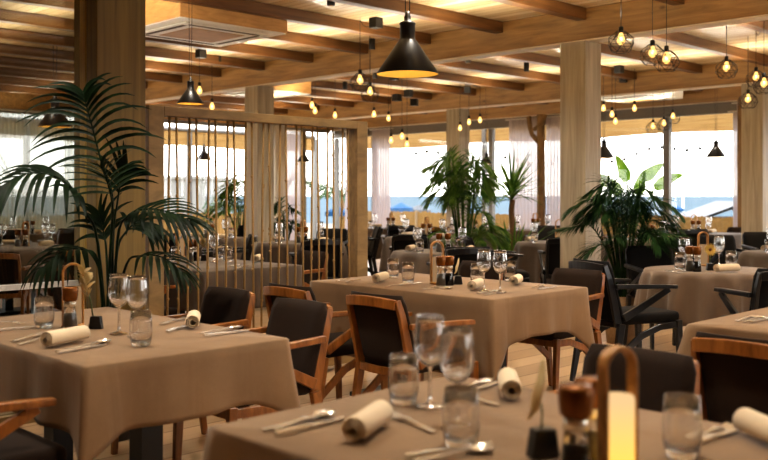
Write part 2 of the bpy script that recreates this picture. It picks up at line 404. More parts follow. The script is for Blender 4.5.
# sea-side facade: rail, mullions, panes
ys = [-3.5, 0.3, 3.9, 6.12, 7.56, 9.45, 11.3, 14.6, 15.85]
m = MB(); m.box(XF - .05, XF + .05, YB, YF - .1, 2.61, 2.783); w2 = struct('window_2', m, 'grey_metal')
for y in ys: m = MB(); m.box(XF - .045, XF + .045, y - .05, y + .05, 0, 2.6); m.build('mullion', 'grey_metal', w2)
for i in range(len(ys) - 1):
    m = MB(); m.box(XF - .006, XF + .006, ys[i] + .05, ys[i + 1] - .05, .04, 2.6); m.build('window_pane', 'facade_glass', w2)
xs = [XB + .1, 1.0, 4.2, 9.2, 13.4]
m = MB(); m.box(XB, XF - .1, YF - .05, YF + .05, 2.735, 2.798); w3 = struct('window_3', m, 'grey_metal')
for x in xs: m = MB(); m.box(x - .07, x + .07, YF - .045, YF + .045, 0, 2.735); m.build('mullion', 'ochre_column' if x > 13 else 'grey_metal', w3)
for i in range(len(xs) - 1):
    m = MB(); m.box(xs[i] + .07, xs[i + 1] - .07, YF - .006, YF + .006, .04, 2.735); m.build('window_pane', 'facade_glass', w3)
# wooden post and round log post on the sea facade
m = MB(); m.box(XF - .36, XF - .16, 6.02, 6.2, 0, 2.79); struct('column', m, 'log_wood')
lp = at(541, 16.9); m = MB()
m.tube([(lp.x, lp.y, 0), (lp.x + .01, lp.y, 1.2), (lp.x, lp.y, 2.2), (lp.x, lp.y, 2.78)], [.085, .08, .075, .075], 12)
m.tube([(lp.x - .02, lp.y + .02, 2.25), (lp.x - .09, lp.y + .14, 2.42), (lp.x - .06, lp.y + .2, 2.55), (lp.x - .05, lp.y + .24, 2.75)], .045, 8)
m.tube([(lp.x - .05, lp.y + .12, 2.5), (lp.x - .05, lp.y - .06, 2.62), (lp.x - .03, lp.y - .12, 2.77)], .04, 8)
struct('pillar', m, 'log_wood')

# ---------------------------------------------------------------- outside
m = MB(); m.box(XF + .31, XF + 4.2, YB, YF + 5, -.12, -.02); struct('ground', m, 'deck_boards')
m = MB(); m.box(XB, XF + .3, YF + .31, YF + 6, -.12, -.02); struct('ground', m, 'deck_boards')
m = MB(); m.box(XF + 4.2, XF + 24, -40, 60, -.6, -.5); struct('beach', m, 'sand')
m = MB(); m.box(-40, XF + 4.2, YF + 6, 60, -.5, -.4); struct('beach', m, 'sand')
m = MB(); m.box(XF + 24, 2500, -2500, 2500, -1.7, -1.6); struct('sea', m, 'sea_water')
def awning(p, q, z0, z1, label):
    p, q = Vector(p), Vector(q); n = 60; m = MB(); vs = []; fs = []
    rows = 7
    for i in range(n + 1):
        for j in range(rows):
            u = i / n; v = j / (rows - 1); sag = .05 * math.sin(u * PI * 5) ** 2 * v
            c = p.lerp(q, u); vs.append((c.x + .02 * math.sin(i * .9) * v, c.y + .02 * math.cos(i * .7) * v, z0 + (z1 - z0) * v - sag))
    for i in range(n):
        for j in range(rows - 1): a = i * rows + j; fs.append((a, a + rows, a + rows + 1, a + 1))
    m.add(vs, fs, True)
    t = thing('awning', label, 'awning', (0, 0, 0)); m.build('valance', 'awning_cloth', t)
    r = MB(); r.tube([(p.x, p.y, z0 + .03), (q.x, q.y, z0 + .03)], .045, 10); r.build('roller_tube', 'grey_metal', t)
    d = (q - p).normalized()
    for k in range(6):
        b = MB(); c = p.lerp(q, k / 5); b.box(c.x - .05, c.x + .05, c.y - .05, c.y + .05, 0, z0 - .02); b.build('post', 'grey_metal', t)
    return t
awning((16.0, -4.6, 0), (16.0, 17.2, 0), 2.87, 2.47, 'beige rolled-out awning along the sea side terrace')
awning((-3.4, 17.9, 0), (15.4, 17.9, 0), 2.75, 2.42, 'beige rolled-out awning beyond the rod screen and garden windows')
# low reed fence, parasols, hut, palms
def reed_fence(p, q, z, label):
    p, q = Vector(p), Vector(q); L = (q - p).length; n = int(L / .05); d = (q - p).normalized(); m = MB(); s = Vector((-d.y, d.x, 0)); vs = []; fs = []
    for i in range(n + 1):
        c = p + d * (L * i / n) + s * (.014 * (i % 2)); h = z + random.uniform(-.03, .03)
        vs += [(c.x, c.y, -.12), (c.x, c.y, h)]
    for i in range(n): fs.append((2 * i, 2 * i + 2, 2 * i + 3, 2 * i + 1))
    m.add(vs, fs); t = thing('reed_fence', label, 'fence'); m.build('reed_panel', 'reed', t)
    for k in range(8): c = p.lerp(q, k / 7); b = MB(); b.tube([(c.x, c.y, -.12), (c.x, c.y, z + .03)], .04, 8); b.build('post', 'log_wood', t)
reed_fence((18.4, 20.5, 0), (18.4, -3, 0), .84, 'low golden reed fence between the terrace and the sea')
reed_fence((-2, 21.5, 0), (17.5, 21.5, 0), .8, 'low golden reed fence beyond the garden windows')
def parasol(px, py, D, w, mat, label):
    c = atpx(px, py, D); t = thing('beach_parasol', label, 'parasol', (c.x, c.y, -.5)); r = w / F * D / 2; h = c.z + .5
    m = MB(); n = 8; vs = [(0, 0, h)] + [(r * math.cos(2 * PI * k / n), r * math.sin(2 * PI * k / n), h - .45 * r) for k in range(n)] + [(r * math.cos(2 * PI * k / n), r * math.sin(2 * PI * k / n), h - .45 * r - .12) for k in range(n)]
    fs = [(0, 1 + k, 1 + (k + 1) % n) for k in range(n)] + [(1 + k, 9 + k, 9 + (k + 1) % n, 1 + (k + 1) % n) for k in range(n)]
    m.add(vs, fs); m.build('canopy', mat, t)
    m = MB(); m.tube([(0, 0, 0), (0, 0, h - .02)], .03, 6); m.build('pole', 'white_metal', t)
parasol(401, 202.5, 30, 24, 'parasol_blue', 'bright blue beach parasol past the sheer curtain')
parasol(419, 204.5, 34, 24, 'parasol_grey', 'pale grey beach parasol next to the bright blue one')
parasol(462, 204, 33, 22, 'parasol_blue', 'blue beach parasol seen behind the palm fronds')
parasol(338, 206, 26, 26, 'parasol_blue', 'blue beach parasol seen through the rod screen')
parasol(678, 206, 36, 12, 'parasol_blue', 'small blue beach parasol beside the white mast')
def hut():
    c = at(722, 27); t = thing('beach_hut', 'beach hut with pale grey gabled roof and orange wooden wall', 'hut', (c.x, c.y, -.5), -PI / 4)
    m = MB(); m.box(-.75, .95, -.9, .9, 0, 1.15); m.build('wall', 'hut_wall', t)
    m = MB(); zt = 1.62; m.add([(-1.6, -1.2, .95), (1.5, -1.2, 1.1), (.25, -1.2, zt), (-1.6, 1.2, .95), (1.5, 1.2, 1.1), (.25, 1.2, zt)] , [(0, 2, 5, 3), (2, 1, 4, 5)])
    m.add([(-1.6, -1.2, .87), (1.5, -1.2, 1.02), (.25, -1.2, zt - .08), (-1.6, 1.2, .87), (1.5, 1.2, 1.02), (.25, 1.2, zt - .08)], [(0, 2, 5, 3), (2, 1, 4, 5)])
    m.build('roof', 'hut_roof', t)
    m = MB(); m.box(-.3, .5, -.93, -.9, .45, .95); m.build('shutter', 'log_wood', t)
    for x in (-1.45, 1.35): m = MB(); m.box(x - .05, x + .05, -1.1, -1.0, 0, 1.0); m.build('post', 'hut_roof', t)
hut()
c = at(683, 40); m = MB(); m.tube([(c.x, c.y, -.5), (c.x, c.y, 1.62)], .05, 8); tag(m.build('flag_mast', 'white_metal'), 'thin white mast standing on the beach before the sea', 'mast')
m = MB(); m.box(-30, 22, 40, 40.3, -.5, 1.45); m.box(-30, 22, 39.95, 40.35, 1.45, 1.55); tag(m.build('garden_wall', 'far_plaster'), 'long pale garden wall beyond the garden windows', 'wall')
c = at(188, 30); t = thing('far_building', 'pale hazy building beyond the garden windows', 'building', (c.x, c.y, -.4), PI / 4 - .2)
m = MB(); m.box(-1.2, 1.3, -1, 1, 0, 2.2); m.box(-1.3, 1.4, -1.1, 1.1, 2.2, 2.3); m.build('wall', 'far_plaster', t)
for k in range(3): m = MB(); m.box(-.9 + .8 * k, -.45 + .8 * k, -1.03, -1.0, .9, 1.7); m.build('window', 'far_window', t)

# ---------------------------------------------------------------- plants
def leaflet(m, p, d, nrm, L, w, droop, seg=4):
    """folded blade from p along d"""
    d = d.normalized(); pts = []; cur = Vector(p); dd = d.copy(); st = L / seg
    for i in range(seg + 1):
        pts.append((cur.copy(), dd.copy())); cur = cur + dd * st
        dd = (dd + Vector((0, 0, -droop / seg))).normalized()
    vs = []; fs = []
    for i, (q, t) in enumerate(pts):
        u = i / seg; ww = w * (1.0 - u) ** .6 * min(1, .45 + u * 2.2) / 2 if i < seg else .0006
        b = t.cross(nrm)
        if b.length < 1e-3: b = t.orthogonal()
        b.normalize(); nn = b.cross(t)
        vs += [q - b * ww + nn * ww * .25, q, q + b * ww + nn * ww * .25]
    for i in range(seg):
        a = 3 * i; fs += [(a, a + 1, a + 4, a + 3), (a + 1, a + 2, a + 5, a + 4)]
    m.add(vs, fs, True)
def frond(path, nleaf, L, w, nrm, mat, parent, start=.3, ang=55, droop=.8, rr=.007, stalk='stalk_green', tipang=20, lmin=.3, lprof=None, seg=4):
    """one feather leaf: rachis with leaflets on both sides; nrm = normal of the leaf plane"""
    N = 24; P_ = bez(path, N); m = MB(); n = Vector(nrm).normalized()
    m.tube(P_, [rr * (1 - .75 * i / N) for i in range(N + 1)], 6)
    for k in range(nleaf):
        u = start + (1 - start) * (k + .5) / nleaf; f = u * N; i = min(int(f), N - 1); t = (P_[i + 1] - P_[i]).normalized(); p = P_[i].lerp(P_[i + 1], f - i)
        s = (u - start) / (1 - start); ll = L * (lprof(s) if lprof else (lmin + (1 - lmin) * math.sin(PI * min(1, s * .85 + .15)) ** .7))
        b = t.cross(n)
        if b.length < 1e-3: continue
        b.normalize(); an = math.radians(ang + (tipang - ang) * s)
        for sd in (-1, 1):
            d = t * math.cos(an) + b * sd * math.sin(an) + n * random.uniform(-.05, .2)
            leaflet(m, p, d, n, ll * random.uniform(.88, 1.08), w * random.uniform(.85, 1.1), droop * random.uniform(.75, 1.25), seg)
    return m.build('frond', mat, parent)
VIEW = Vector((-1, -1, 0)).normalized()        # towards the viewpoint
def pot(t, r, h, mat, square=False):
    m = MB()
    if square: m.box(-r, r, -r, r, 0, h); m.build('pot', mat, t, bevel=.012)
    else: m.lathe([(r * .78, 0), (r * .9, h * .5), (r, h), (r * .9, h), (r * .88, h - .05)], 24, cap0=True); m.build('pot', mat, t)
    m = MB(); m.lathe([(r * .89, h - .045), (r * .4, h - .03), (.001, h - .028)], 16); m.build('soil', 'soil', t)
# tall kentia palm in front of the ochre column
kb = at(109, 4.95); kent = thing('kentia_palm', 'tall dark kentia palm standing against the ochre column', 'plant', (kb.x, kb.y, 0))
pot(kent, .17, .34, 'pot_dark')
def kp(px, py, D): return atpx(px, py, D + .22) - Vector((kb.x, kb.y, 0))
B0 = Vector((0, 0, .3))
kf = [  # path (px, py, depth), leaflets, length, width, normal, start, angle, tip angle, droop
 ([(109, 300, 4.7), (112, 235, 4.66), (112, 195, 4.6), (101, 160, 4.55), (93, 130, 4.5), (87, 108, 4.47), (83, 92, 4.44)], 12, .40, .028, (-.9, -.9, .25), .48, 66, 34, 1.4),
 ([(110, 300, 4.68), (111, 240, 4.6), (113, 214, 4.5), (111, 196, 4.38), (106, 178, 4.24), (101, 166, 4.14)], 8, .30, .034, (-.6, -.6, .9), .60, 58, 20, .55),
 ([(107, 300, 4.7), (98, 245, 4.62), (86, 213, 4.52), (70, 187, 4.4), (47, 174, 4.3), (20, 176, 4.22), (-12, 195, 4.18)], 13, .33, .036, (-.4, -.4, 1.0), .42, 70, 30, 1.7),
 ([(112, 300, 4.7), (117, 245, 4.62), (128, 216, 4.52), (148, 209, 4.44), (172, 213, 4.4), (192, 222, 4.38)], 12, .26, .032, (-.35, -.35, 1.0), .45, 62, 18, 1.0),
 ([(107, 300, 4.7), (99, 268, 4.6), (84, 250, 4.48), (62, 252, 4.38), (40, 270, 4.32)], 9, .26, .034, (-.35, -.35, 1.0), .42, 70, 25, 1.9),
 ([(112, 305, 4.7), (124, 272, 4.6), (142, 256, 4.5), (164, 258, 4.42), (184, 274, 4.4)], 9, .22, .028, (-.3, -.3, 1.0), .45, 55, 16, 1.2),
 ([(110, 300, 4.72), (116, 260, 4.7), (126, 232, 4.72), (140, 222, 4.74), (150, 228, 4.74)], 8, .24, .032, (-.5, -.5, .8), .5, 55, 15, 1.6),
 ([(108, 300, 4.72), (107, 262, 4.74), (104, 235, 4.76), (99, 214, 4.76)], 6, .22, .03, (-.8, -.8, .3), .55, 50, 15, 1.2),
 ([(110, 300, 4.72), (113, 240, 4.72), (117, 205, 4.72), (121, 182, 4.7), (127, 166, 4.66)], 7, .24, .03, (-.8, -.8, .5), .6, 55, 20, .9),
]
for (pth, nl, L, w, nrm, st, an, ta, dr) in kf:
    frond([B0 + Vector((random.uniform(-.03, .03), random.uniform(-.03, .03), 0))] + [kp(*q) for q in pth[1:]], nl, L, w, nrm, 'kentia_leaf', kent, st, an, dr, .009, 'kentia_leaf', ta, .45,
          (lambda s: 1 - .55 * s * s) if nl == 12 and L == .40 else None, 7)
def bushy_palm(name, label, base, nf, hmin, hmax, spread, L, w, mat, potargs, nleaf=16, seed=1, droop=.9, group=None):
    random.seed(seed); t = thing(name, label, 'plant', (base.x, base.y, 0), group=group); pot(t, *potargs); ph = potargs[1]
    for k in range(nf):
        a = 2 * PI * (k * .381966 * 1.0) + random.uniform(-.2, .2); hh = random.uniform(hmin, hmax); s = spread * random.uniform(.55, 1.1) * (1 if hh < (hmin + hmax) / 2 else .75)
        d = Vector((math.cos(a), math.sin(a), 0)); r0 = d * .04
        tip = d * s + Vector((0, 0, hh * random.uniform(.84, .98)))
        path = [r0 + Vector((0, 0, ph - .04)), r0 + d * s * .14 + Vector((0, 0, ph + (hh - ph) * .5)), d * s * .5 + Vector((0, 0, hh)), d * s * .8 + Vector((0, 0, hh * .985)), tip]
        nrm = (Vector((0, 0, 1)) - d * .35)
        frond(path, nleaf, L, w, nrm, mat, t, .38, 60, droop, .009, mat, 22, .4)
    return t
# ================================================================ FURNITURE MAKERS
def mk_chair(kind):
    frame = 'chair_oak' if kind == 'wood' else 'black_wood'; up = 'brown_upholstery' if kind == 'wood' else 'black_upholstery'
    def fn():
        t = thing('dining_armchair', 'x', 'chair')
        m = MB(); m.rbox(-.235, .245, -.222, .222, .405, .475, .028, 3); m.build('seat', up, t)
        # backrest: reclined cushion, slightly bowed across the back
        m = MB(); vs = []; fs = []; nu, nv = 10, 8
        def bp(u, v, off):
            y = (u - .5) * .462; z = .43 + v * .375; x = -.215 - v * .105 - .03 * (1 - (2 * u - 1) ** 2) + off
            e = max(0, v - .86) / .14; y *= 1 - .10 * e * e
            return (x, y, z)
        for side in (0, 1):
            for j in range(nv + 1):
                for i in range(nu + 1):
                    u, v = i / nu, j / nv; edge = min(1, min(u, 1 - u) * 12, min(v, 1 - v) * 12)
                    vs.append(bp(u, v, (.03 if side else -.012) * (.35 + .65 * edge)))
        n1 = (nu + 1) * (nv + 1)
        for side in (0, 1):
            for j in range(nv):
                for i in range(nu): a = side * n1 + j * (nu + 1) + i; fs.append((a, a + 1, a + nu + 2, a + nu + 1))
        rim = [i for i in range(nu + 1)] + [j * (nu + 1) + nu for j in range(1, nv + 1)] + [nv * (nu + 1) + i for i in range(nu - 1, -1, -1)] + [j * (nu + 1) for j in range(nv - 1, 0, -1)]
        for k in range(len(rim)): a, b = rim[k], rim[(k + 1) % len(rim)]; fs.append((a, b, n1 + b, n1 + a))
        m.add(vs, fs, True); m.build('backrest', up, t)
        # back frame: two stiles and a bowed top rail, behind and around the cushion
        m = MB()
        for s in (-1, 1):
            m.sweep([(-.245, s * .215, .40), (-.278, s * .216, .55), (-.316, s * .215, .70), (-.343, s * .206, .782)], [.026, .026, .026, .024], [.05, .048, .042, .034], (1, 0, .2))
        rail = [(-.352 - .03 * (1 - (k / 4 - 1) ** 2), (k / 4 - 1) * .205, .762 + .012 * (1 - (k / 4 - 1) ** 2)) for k in range(9)]
        m.sweep(rail, .022, .05)
        rail = [(-.255 - .03 * (1 - (k / 4 - 1) ** 2), (k / 4 - 1) * .21, .415) for k in range(9)]
        m.sweep(rail, .02, .04)
        m.build('back_frame', frame, t, bevel=.004)
        for s in (-1, 1):
            m = MB(); m.sweep([(-.31, s * .248, 0), (-.275, s * .24, .2), (-.235, s * .235, .42)], [.026, .03, .034], [.032, .042, .05], (1, 0, 0)); m.build('leg', frame, t, bevel=.004)
            m = MB(); m.sweep([(.235, s * .235, 0), (.225, s * .235, .22), (.215, s * .235, .42)], [.026, .03, .034], [.03, .038, .044], (1, 0, 0)); m.build('leg', frame, t, bevel=.004)
            m = MB(); m.sweep([(-.285, s * .248, .652), (-.1, s * .264, .648), (.08, s * .27, .642), (.175, s * .268, .636)], [.032, .044, .05, .042], [.03, .028, .026, .024]); m.build('armrest', frame, t, bevel=.006)
            m = MB(); m.sweep([(.12, s * .262, .625), (-.04, s * .257, .545), (-.225, s * .248, .455)], .026, [.038, .042, .05]); m.build('arm_strut', frame, t, bevel=.004)
            m = MB(); m.sweep([(-.272, s * .230, .20), (-.08, s * .231, .335), (.07, s * .231, .385), (.215, s * .231, .392)], .024, [.04, .042, .04, .04]); m.build('side_rail', frame, t, bevel=.004)
        m = MB(); m.bar((.215, -.217, .392), (.215, .217, .392), .03, .045); m.build('front_rail', frame, t, bevel=.004)
        for ch in t.children:
            for v in ch.data.vertices: v.co.y *= .84
        return t
    return Maker(fn)
wood_chair = mk_chair('wood'); black_chair = mk_chair('black')

def cloth_rect(x0, x1, y0, y1, drop, tip, mat, label, seed=0, wave=.010, long=()):
    rnd = random.Random(seed); cx, cy = (x0 + x1) / 2, (y0 + y1) / 2
    t = None; pts = []; r = .018; n = 44
    # perimeter points with outward normal, distance to the next corner
    per = []
    def side(ax, ay, bx, by, nx, ny):
        L = math.hypot(bx - ax, by - ay)
        for k in range(n):
            u = k / n; u = .5 - .5 * math.cos(PI * u) * (.6) + (u - .5) * .4 if False else u
            per.append((ax + (bx - ax) * u, ay + (by - ay) * u, nx, ny, min(u, 1 - u) * L, u * L))
    side(x0, y0, x1, y0, 0, -1); side(x1, y0, x1, y1, 1, 0); side(x1, y1, x0, y1, 0, 1); side(x0, y1, x0, y0, -1, 0)
    N = len(per); rows = []; ph = [rnd.uniform(0, 6.28) for _ in range(6)]
    rows.append([(cx + (x - cx) * .55, cy + (y - cy) * .55, .75) for (x, y, *_) in per])
    rows.append([(x, y, .75) for (x, y, *_) in per])
    for j in range(1, 13):
        v = j / 12; row = []
        for i, (x, y, nx, ny, dc, s) in enumerate(per):
            qx, qy = nx, ny; cr = math.exp(-(dc / .055) ** 2); near = math.exp(-((dc - .13) / .06) ** 2)
            if dc < 1e-6:
                q = per[i - 1]; nx, ny = (nx + q[2]) / 1.0, (ny + q[3]) / 1.0
            else:
                # turn the normal towards the diagonal close to a corner
                sx, sy = (1 if x > cx else -1), (1 if y > cy else -1); k = math.exp(-(dc / .06) ** 2)
                if abs(nx) > .5: ny = sy * k
                else: nx = sx * k
            wv = wave * math.sin(s * 17 + ph[0]) * v + wave * .6 * math.sin(s * 31 + ph[1]) * v
            off = .006 + .008 * v + .030 * cr * v ** 1.2 - .020 * near * v + wv
            dp = tip if ('x0' in long and qx < -.5) or ('y0' in long and qy < -.5) else drop
            hang = (dp + (tip - dp) * math.exp(-(dc / .075) ** 1.25)) * v + .006 * math.sin(s * 9 + ph[2]) * v
            if j == 1: off, hang = .006, .006
            row.append((x + nx * off, y + ny * off, .75 - hang))
        rows.append(row)
    m = MB(); vs = [q for row in rows for q in row]; fs = [tuple(range(N))]
    for j in range(len(rows) - 1):
        for i in range(N): a = j * N + i; b = j * N + (i + 1) % N; fs.append((a, b, b + N, a + N))
    vs = [(q[0] - cx, q[1] - cy, q[2]) for q in vs]
    m.add(vs, fs, True); o = m.build('tablecloth', mat, None, (cx, cy, 0)); sm = o.modifiers.new('t', 'SOLIDIFY'); sm.thickness = .003; sm.offset = -1
    return tag(o, label, 'tablecloth')
def table_rect(x0, x1, y0, y1, label):
    cx, cy = (x0 + x1) / 2, (y0 + y1) / 2; t = thing('dining_table', label, 'table', (cx, cy, 0)); hx, hy = (x1 - x0) / 2 - .012, (y1 - y0) / 2 - .012
    m = MB(); m.box(-hx, hx, -hy, hy, .715, .744); m.build('tabletop', 'dark_base', t, bevel=.004)
    for s in (-1, 1):
        if hy < .5 and s > 0: continue
        yy = s * (hy - .32) if hy >= .5 else 0
        m = MB(); m.box(-.045, .045, yy - .045, yy + .045, .03, .714); m.build('pedestal', 'dark_base', t)
        m = MB(); m.box(-.24, .24, yy - .2, yy + .2, 0, .03); m.build('base_plate', 'dark_base', t, bevel=.006)
    return t
def table_round(c, r, drop, mat, label, clabel, seed=1, folds=11):
    t = thing('round_table', label, 'table', (c.x, c.y, 0)); m = MB(); m.lathe([(.001, .715), (r - .012, .715), (r - .01, .744), (.001, .744)], 32); m.build('tabletop', 'dark_base', t)
    m = MB(); m.tube([(0, 0, .03), (0, 0, .714)], .045, 12); m.build('pedestal', 'dark_base', t)
    m = MB(); m.lathe([(.001, 0), (.24, 0), (.24, .02), (.05, .035), (.001, .035)], 24); m.build('base_plate', 'dark_base', t)
    rnd = random.Random(seed); ph = [rnd.uniform(0, 6.28) for _ in range(5)]; N = 132; rows = [[(r * .6 * math.cos(2 * PI * i / N), r * .6 * math.sin(2 * PI * i / N), .75) for i in range(N)], [(r * math.cos(2 * PI * i / N), r * math.sin(2 * PI * i / N), .75) for i in range(N)]]
    for j in range(1, 13):
        v = j / 12; row = []
        for i in range(N):
            a = 2 * PI * i / N; w = .5 + .5 * math.sin(a * folds + ph[0] + .8 * math.sin(a * 2 + ph[1])); w2 = math.sin(a * 5 + ph[2])
            rr = r + .002 + v ** .6 * (-.012 + .10 * w ** 1.8 * (1 + .3 * w2)); row.append((rr * math.cos(a), rr * math.sin(a), .75 - drop * v - .012 * v * w2 - (.004 if j == 1 else 0)))
        rows.append(row)
    m = MB(); fs = [tuple(range(N))]
    for j in range(len(rows) - 1):
        for i in range(N): a = j * N + i; b = j * N + (i + 1) % N; fs.append((a, b, b + N, a + N))
    m.add([q for row in rows for q in row], fs, True); o = m.build('tablecloth', mat, None, (c.x, c.y, 0)); tag(o, clabel, 'tablecloth')
    sm = o.modifiers.new('t', 'SOLIDIFY'); sm.thickness = .003; sm.offset = -1
    return t
TZ = .7515
def single(name, cat, mb, mat, smooth=True):
    def fn():
        o = mb().build(name, mat); tag(o, 'x', cat); return o
    return Maker(fn)
def mk_wine():
    t = thing('wine_glass', 'x', 'glass')
    m = MB(); m.lathe([(.001, .0), (.037, 0), (.037, .002), (.02, .006), (.006, .012), (.0045, .03), (.0042, .07), (.0048, .095), (.008, .104)], 28); m.build('foot_and_stem', 'clear_glass', t)
    o = [(.008, .104), (.022, .112), (.034, .128), (.0415, .152), (.0425, .17), (.040, .195), (.0365, .22), (.0345, .236)]
    i = [(q[0] - .0022, q[1] + (.004 if k < 2 else 0)) for k, q in enumerate(o)][::-1]
    m = MB(); m.lathe(o + i + [(.001, .109)], 28); m.build('bowl', 'clear_glass', t); return t
wine = Maker(mk_wine)
def mk_tumbler():
    m = MB(); m.lathe([(.001, 0), (.030, 0), (.034, .006), (.0395, .03), (.041, .055), (.0395, .09), (.0355, .128), (.034, .128), (.038, .09), (.0392, .055), (.0375, .03), (.030, .017), (.001, .013)], 28)
    o = m.build('water_tumbler', 'clear_glass'); return tag(o, 'x', 'glass')
tumbler = Maker(mk_tumbler)
def wide(o):
    for v in o.data.vertices: v.co.y *= 1.35; v.co.z *= 1.4
    return o
def mk_fork():
    m = MB(); P_ = [(-.10, 0, .003), (-.05, 0, .004), (0, 0, .006), (.025, 0, .008), (.04, 0, .006)]
    m.sweep(P_, [.012, .009, .006, .012, .022], .0024)
    for k in range(4): y = -.0093 + k * .0062; m.sweep([(.038, y, .006), (.06, y * 1.02, .003), (.095, y * .9, .007)], [.0042, .004, .0025], .0018)
    o = wide(m.build('fork', 'steel')); return tag(o, 'x', 'fork')
fork = Maker(mk_fork)
def mk_knife():
    m = MB(); m.sweep([(-.105, 0, .004), (-.06, 0, .004), (0, 0, .004)], [.013, .014, .011], [.006, .006, .005])
    m.prism([(0, -.0055), (.03, -.009), (.09, -.009), (.112, -.003), (.116, .005), (.05, .006), (0, .0055)], .0032, .0048)
    o = wide(m.build('knife', 'steel')); return tag(o, 'x', 'knife')
knife = Maker(mk_knife)
def mk_spoon():
    m = MB(); m.sweep([(-.10, 0, .003), (-.05, 0, .004), (0, 0, .006), (.045, 0, .007)], [.012, .009, .006, .008], .0024)
    vs = []; n = 16
    for j, (s, z) in enumerate(((1, .008), (.75, .004), (.4, .0015), (.01, .001))):
        for k in range(n): a = 2 * PI * k / n; vs.append((.07 + .03 * s * math.cos(a), .02 * s * math.sin(a), z))
    fs = []
    for j in range(3):
        for k in range(n): a = j * n + k; b = j * n + (k + 1) % n; fs.append((a, b, b + n, a + n))
    m.add(vs, fs, True); o = wide(m.build('spoon', 'steel')); return tag(o, 'x', 'spoon')
spoon = Maker(mk_spoon)
def mk_napkin():
    """rolled linen napkin: a spiral section drawn out along x"""
    m = MB(); n = 60; turns = 2.6; vs = []; fs = []; L = .19
    secs = [-.5, -.47, -.2, 0, .2, .47, .5]
    for si, s in enumerate(secs):
        for k in range(n + 1):
            u = k / n; a = u * turns * 2 * PI; r = (.009 + .021 * u) * (1 - .04 * (abs(s) == .5)); vs.append((s * L + .006 * u, r * math.cos(a), .031 + r * math.sin(a) * .98))
    for si in range(len(secs) - 1):
        for k in range(n): a = si * (n + 1) + k; fs.append((a, a + 1, a + n + 2, a + n + 1))
    m.add(vs, fs, True); o = m.build('rolled_napkin', 'napkin_linen'); sm = o.modifiers.new('t', 'SOLIDIFY'); sm.thickness = .0035; sm.offset = 0
    return tag(o, 'x', 'napkin')
napkin = Maker(mk_napkin)
def mk_lantern(glow):
    def fn():
        t = thing('table_lantern', 'x', 'lantern')
        m = MB(); m.lathe([(.001, 0), (.046, 0), (.047, .006), (.045, .014), (.001, .014)], 28); m.build('base', 'lantern_wood', t)
        R_ = .0395; arc = [(-R_, 0, .012), (-R_, 0, .1), (-R_, 0, .222)] + [(-R_ * math.cos(PI * k / 14), 0, .222 + R_ * math.sin(PI * k / 14)) for k in range(1, 14)] + [(R_, 0, .222), (R_, 0, .1), (R_, 0, .012)]
        m = MB(); vs = []; nn = len(arc)
        for i, p in enumerate(arc):
            a = Vector(arc[max(0, i - 1)]); b = Vector(arc[min(nn - 1, i + 1)]); tt = (b - a).normalized(); nr = Vector((-tt.z, 0, tt.x)); p = Vector(p)
            for (u, w) in ((-1, -1), (1, -1), (1, 1), (-1, 1)): vs.append(p + nr * (u * .0045) + Vector((0, w * .0135, 0)))
        fs = [(3, 2, 1, 0), tuple(4 * (nn - 1) + k for k in range(4))]
        for i in range(nn - 1):
            for k in range(4): a = 4 * i + k; b = 4 * i + (k + 1) % 4; fs.append((a, b, b + 4, a + 4))
        m.add(vs, fs); m.build('handle', 'lantern_wood', t, bevel=.0025)
        m = MB(); m.lathe([(.001, .0145), (.032, .0145), (.0335, .02), (.0335, .158), (.031, .166), (.001, .167)], 28); m.build('candle_lamp', glow, t)
        return t
    return Maker(fn)
lantern_lit = mk_lantern('candle_glow'); lantern = mk_lantern('candle_dim')
def mk_mill(fill):
    def fn():
        t = thing('spice_mill', 'x', 'mill')
        m = MB(); m.lathe([(.001, 0), (.029, 0), (.030, .004), (.027, .05), (.022, .085), (.020, .098), (.001, .098)], 24); m.build('glass_body', 'clear_glass', t)
        m = MB(); m.lathe([(.001, .003), (.026, .003), (.0275, .006), (.0245, .05), (.0215, .070), (.001, .074)], 20); m.build('filling', fill, t)
        m = MB(); m.lathe([(.0205, .099), (.0235, .100), (.0235, .118), (.022, .12)], 24); m.build('collar', 'steel', t)
        m = MB(); m.lathe([(.022, .121), (.029, .126), (.0315, .15), (.0325, .172), (.030, .178), (.001, .179)], 24); m.build('grinder_cap', 'copper_cap', t)
        return t
    return Maker(fn)
pepper = mk_mill('pepper_fill'); salt = mk_mill('salt_fill')
def mk_vase():
    m = MB(); m.prism([(-.028, 0), (.028, 0), (.020, .052), (-.020, .052)], -.016, .016, Matrix.Rotation(PI / 2, 4, 'X'))
    o = m.build('bud_vase', 'black_wood', bevel=.003); return tag(o, 'x', 'vase')
vase = Maker(mk_vase)
def mk_dried():
    """single dried stem with a feathery pale head"""
    t = thing('dried_flower', 'x', 'flower'); m = MB(); m.tube([(0, 0, 0), (-.006, 0, .04), (-.012, 0, .06)], .0016, 6); m.build('stem', 'stalk_green', t)
    m = MB(); rnd = random.Random(3)
    for k in range(60):
        u = rnd.random(); a = rnd.uniform(0, 2 * PI); c = Vector((-.012 - .012 * u, 0, .05 + .075 * u)); d = Vector((math.cos(a) * .7, math.sin(a) * .7, .8 - .4 * u))
        leaflet(m, c, d, VIEW, .03 * (1 - .4 * u), .012, .3, 2)
    m.build('flower_head', 'petal_pale', t); return t
dried = Maker(mk_dried)
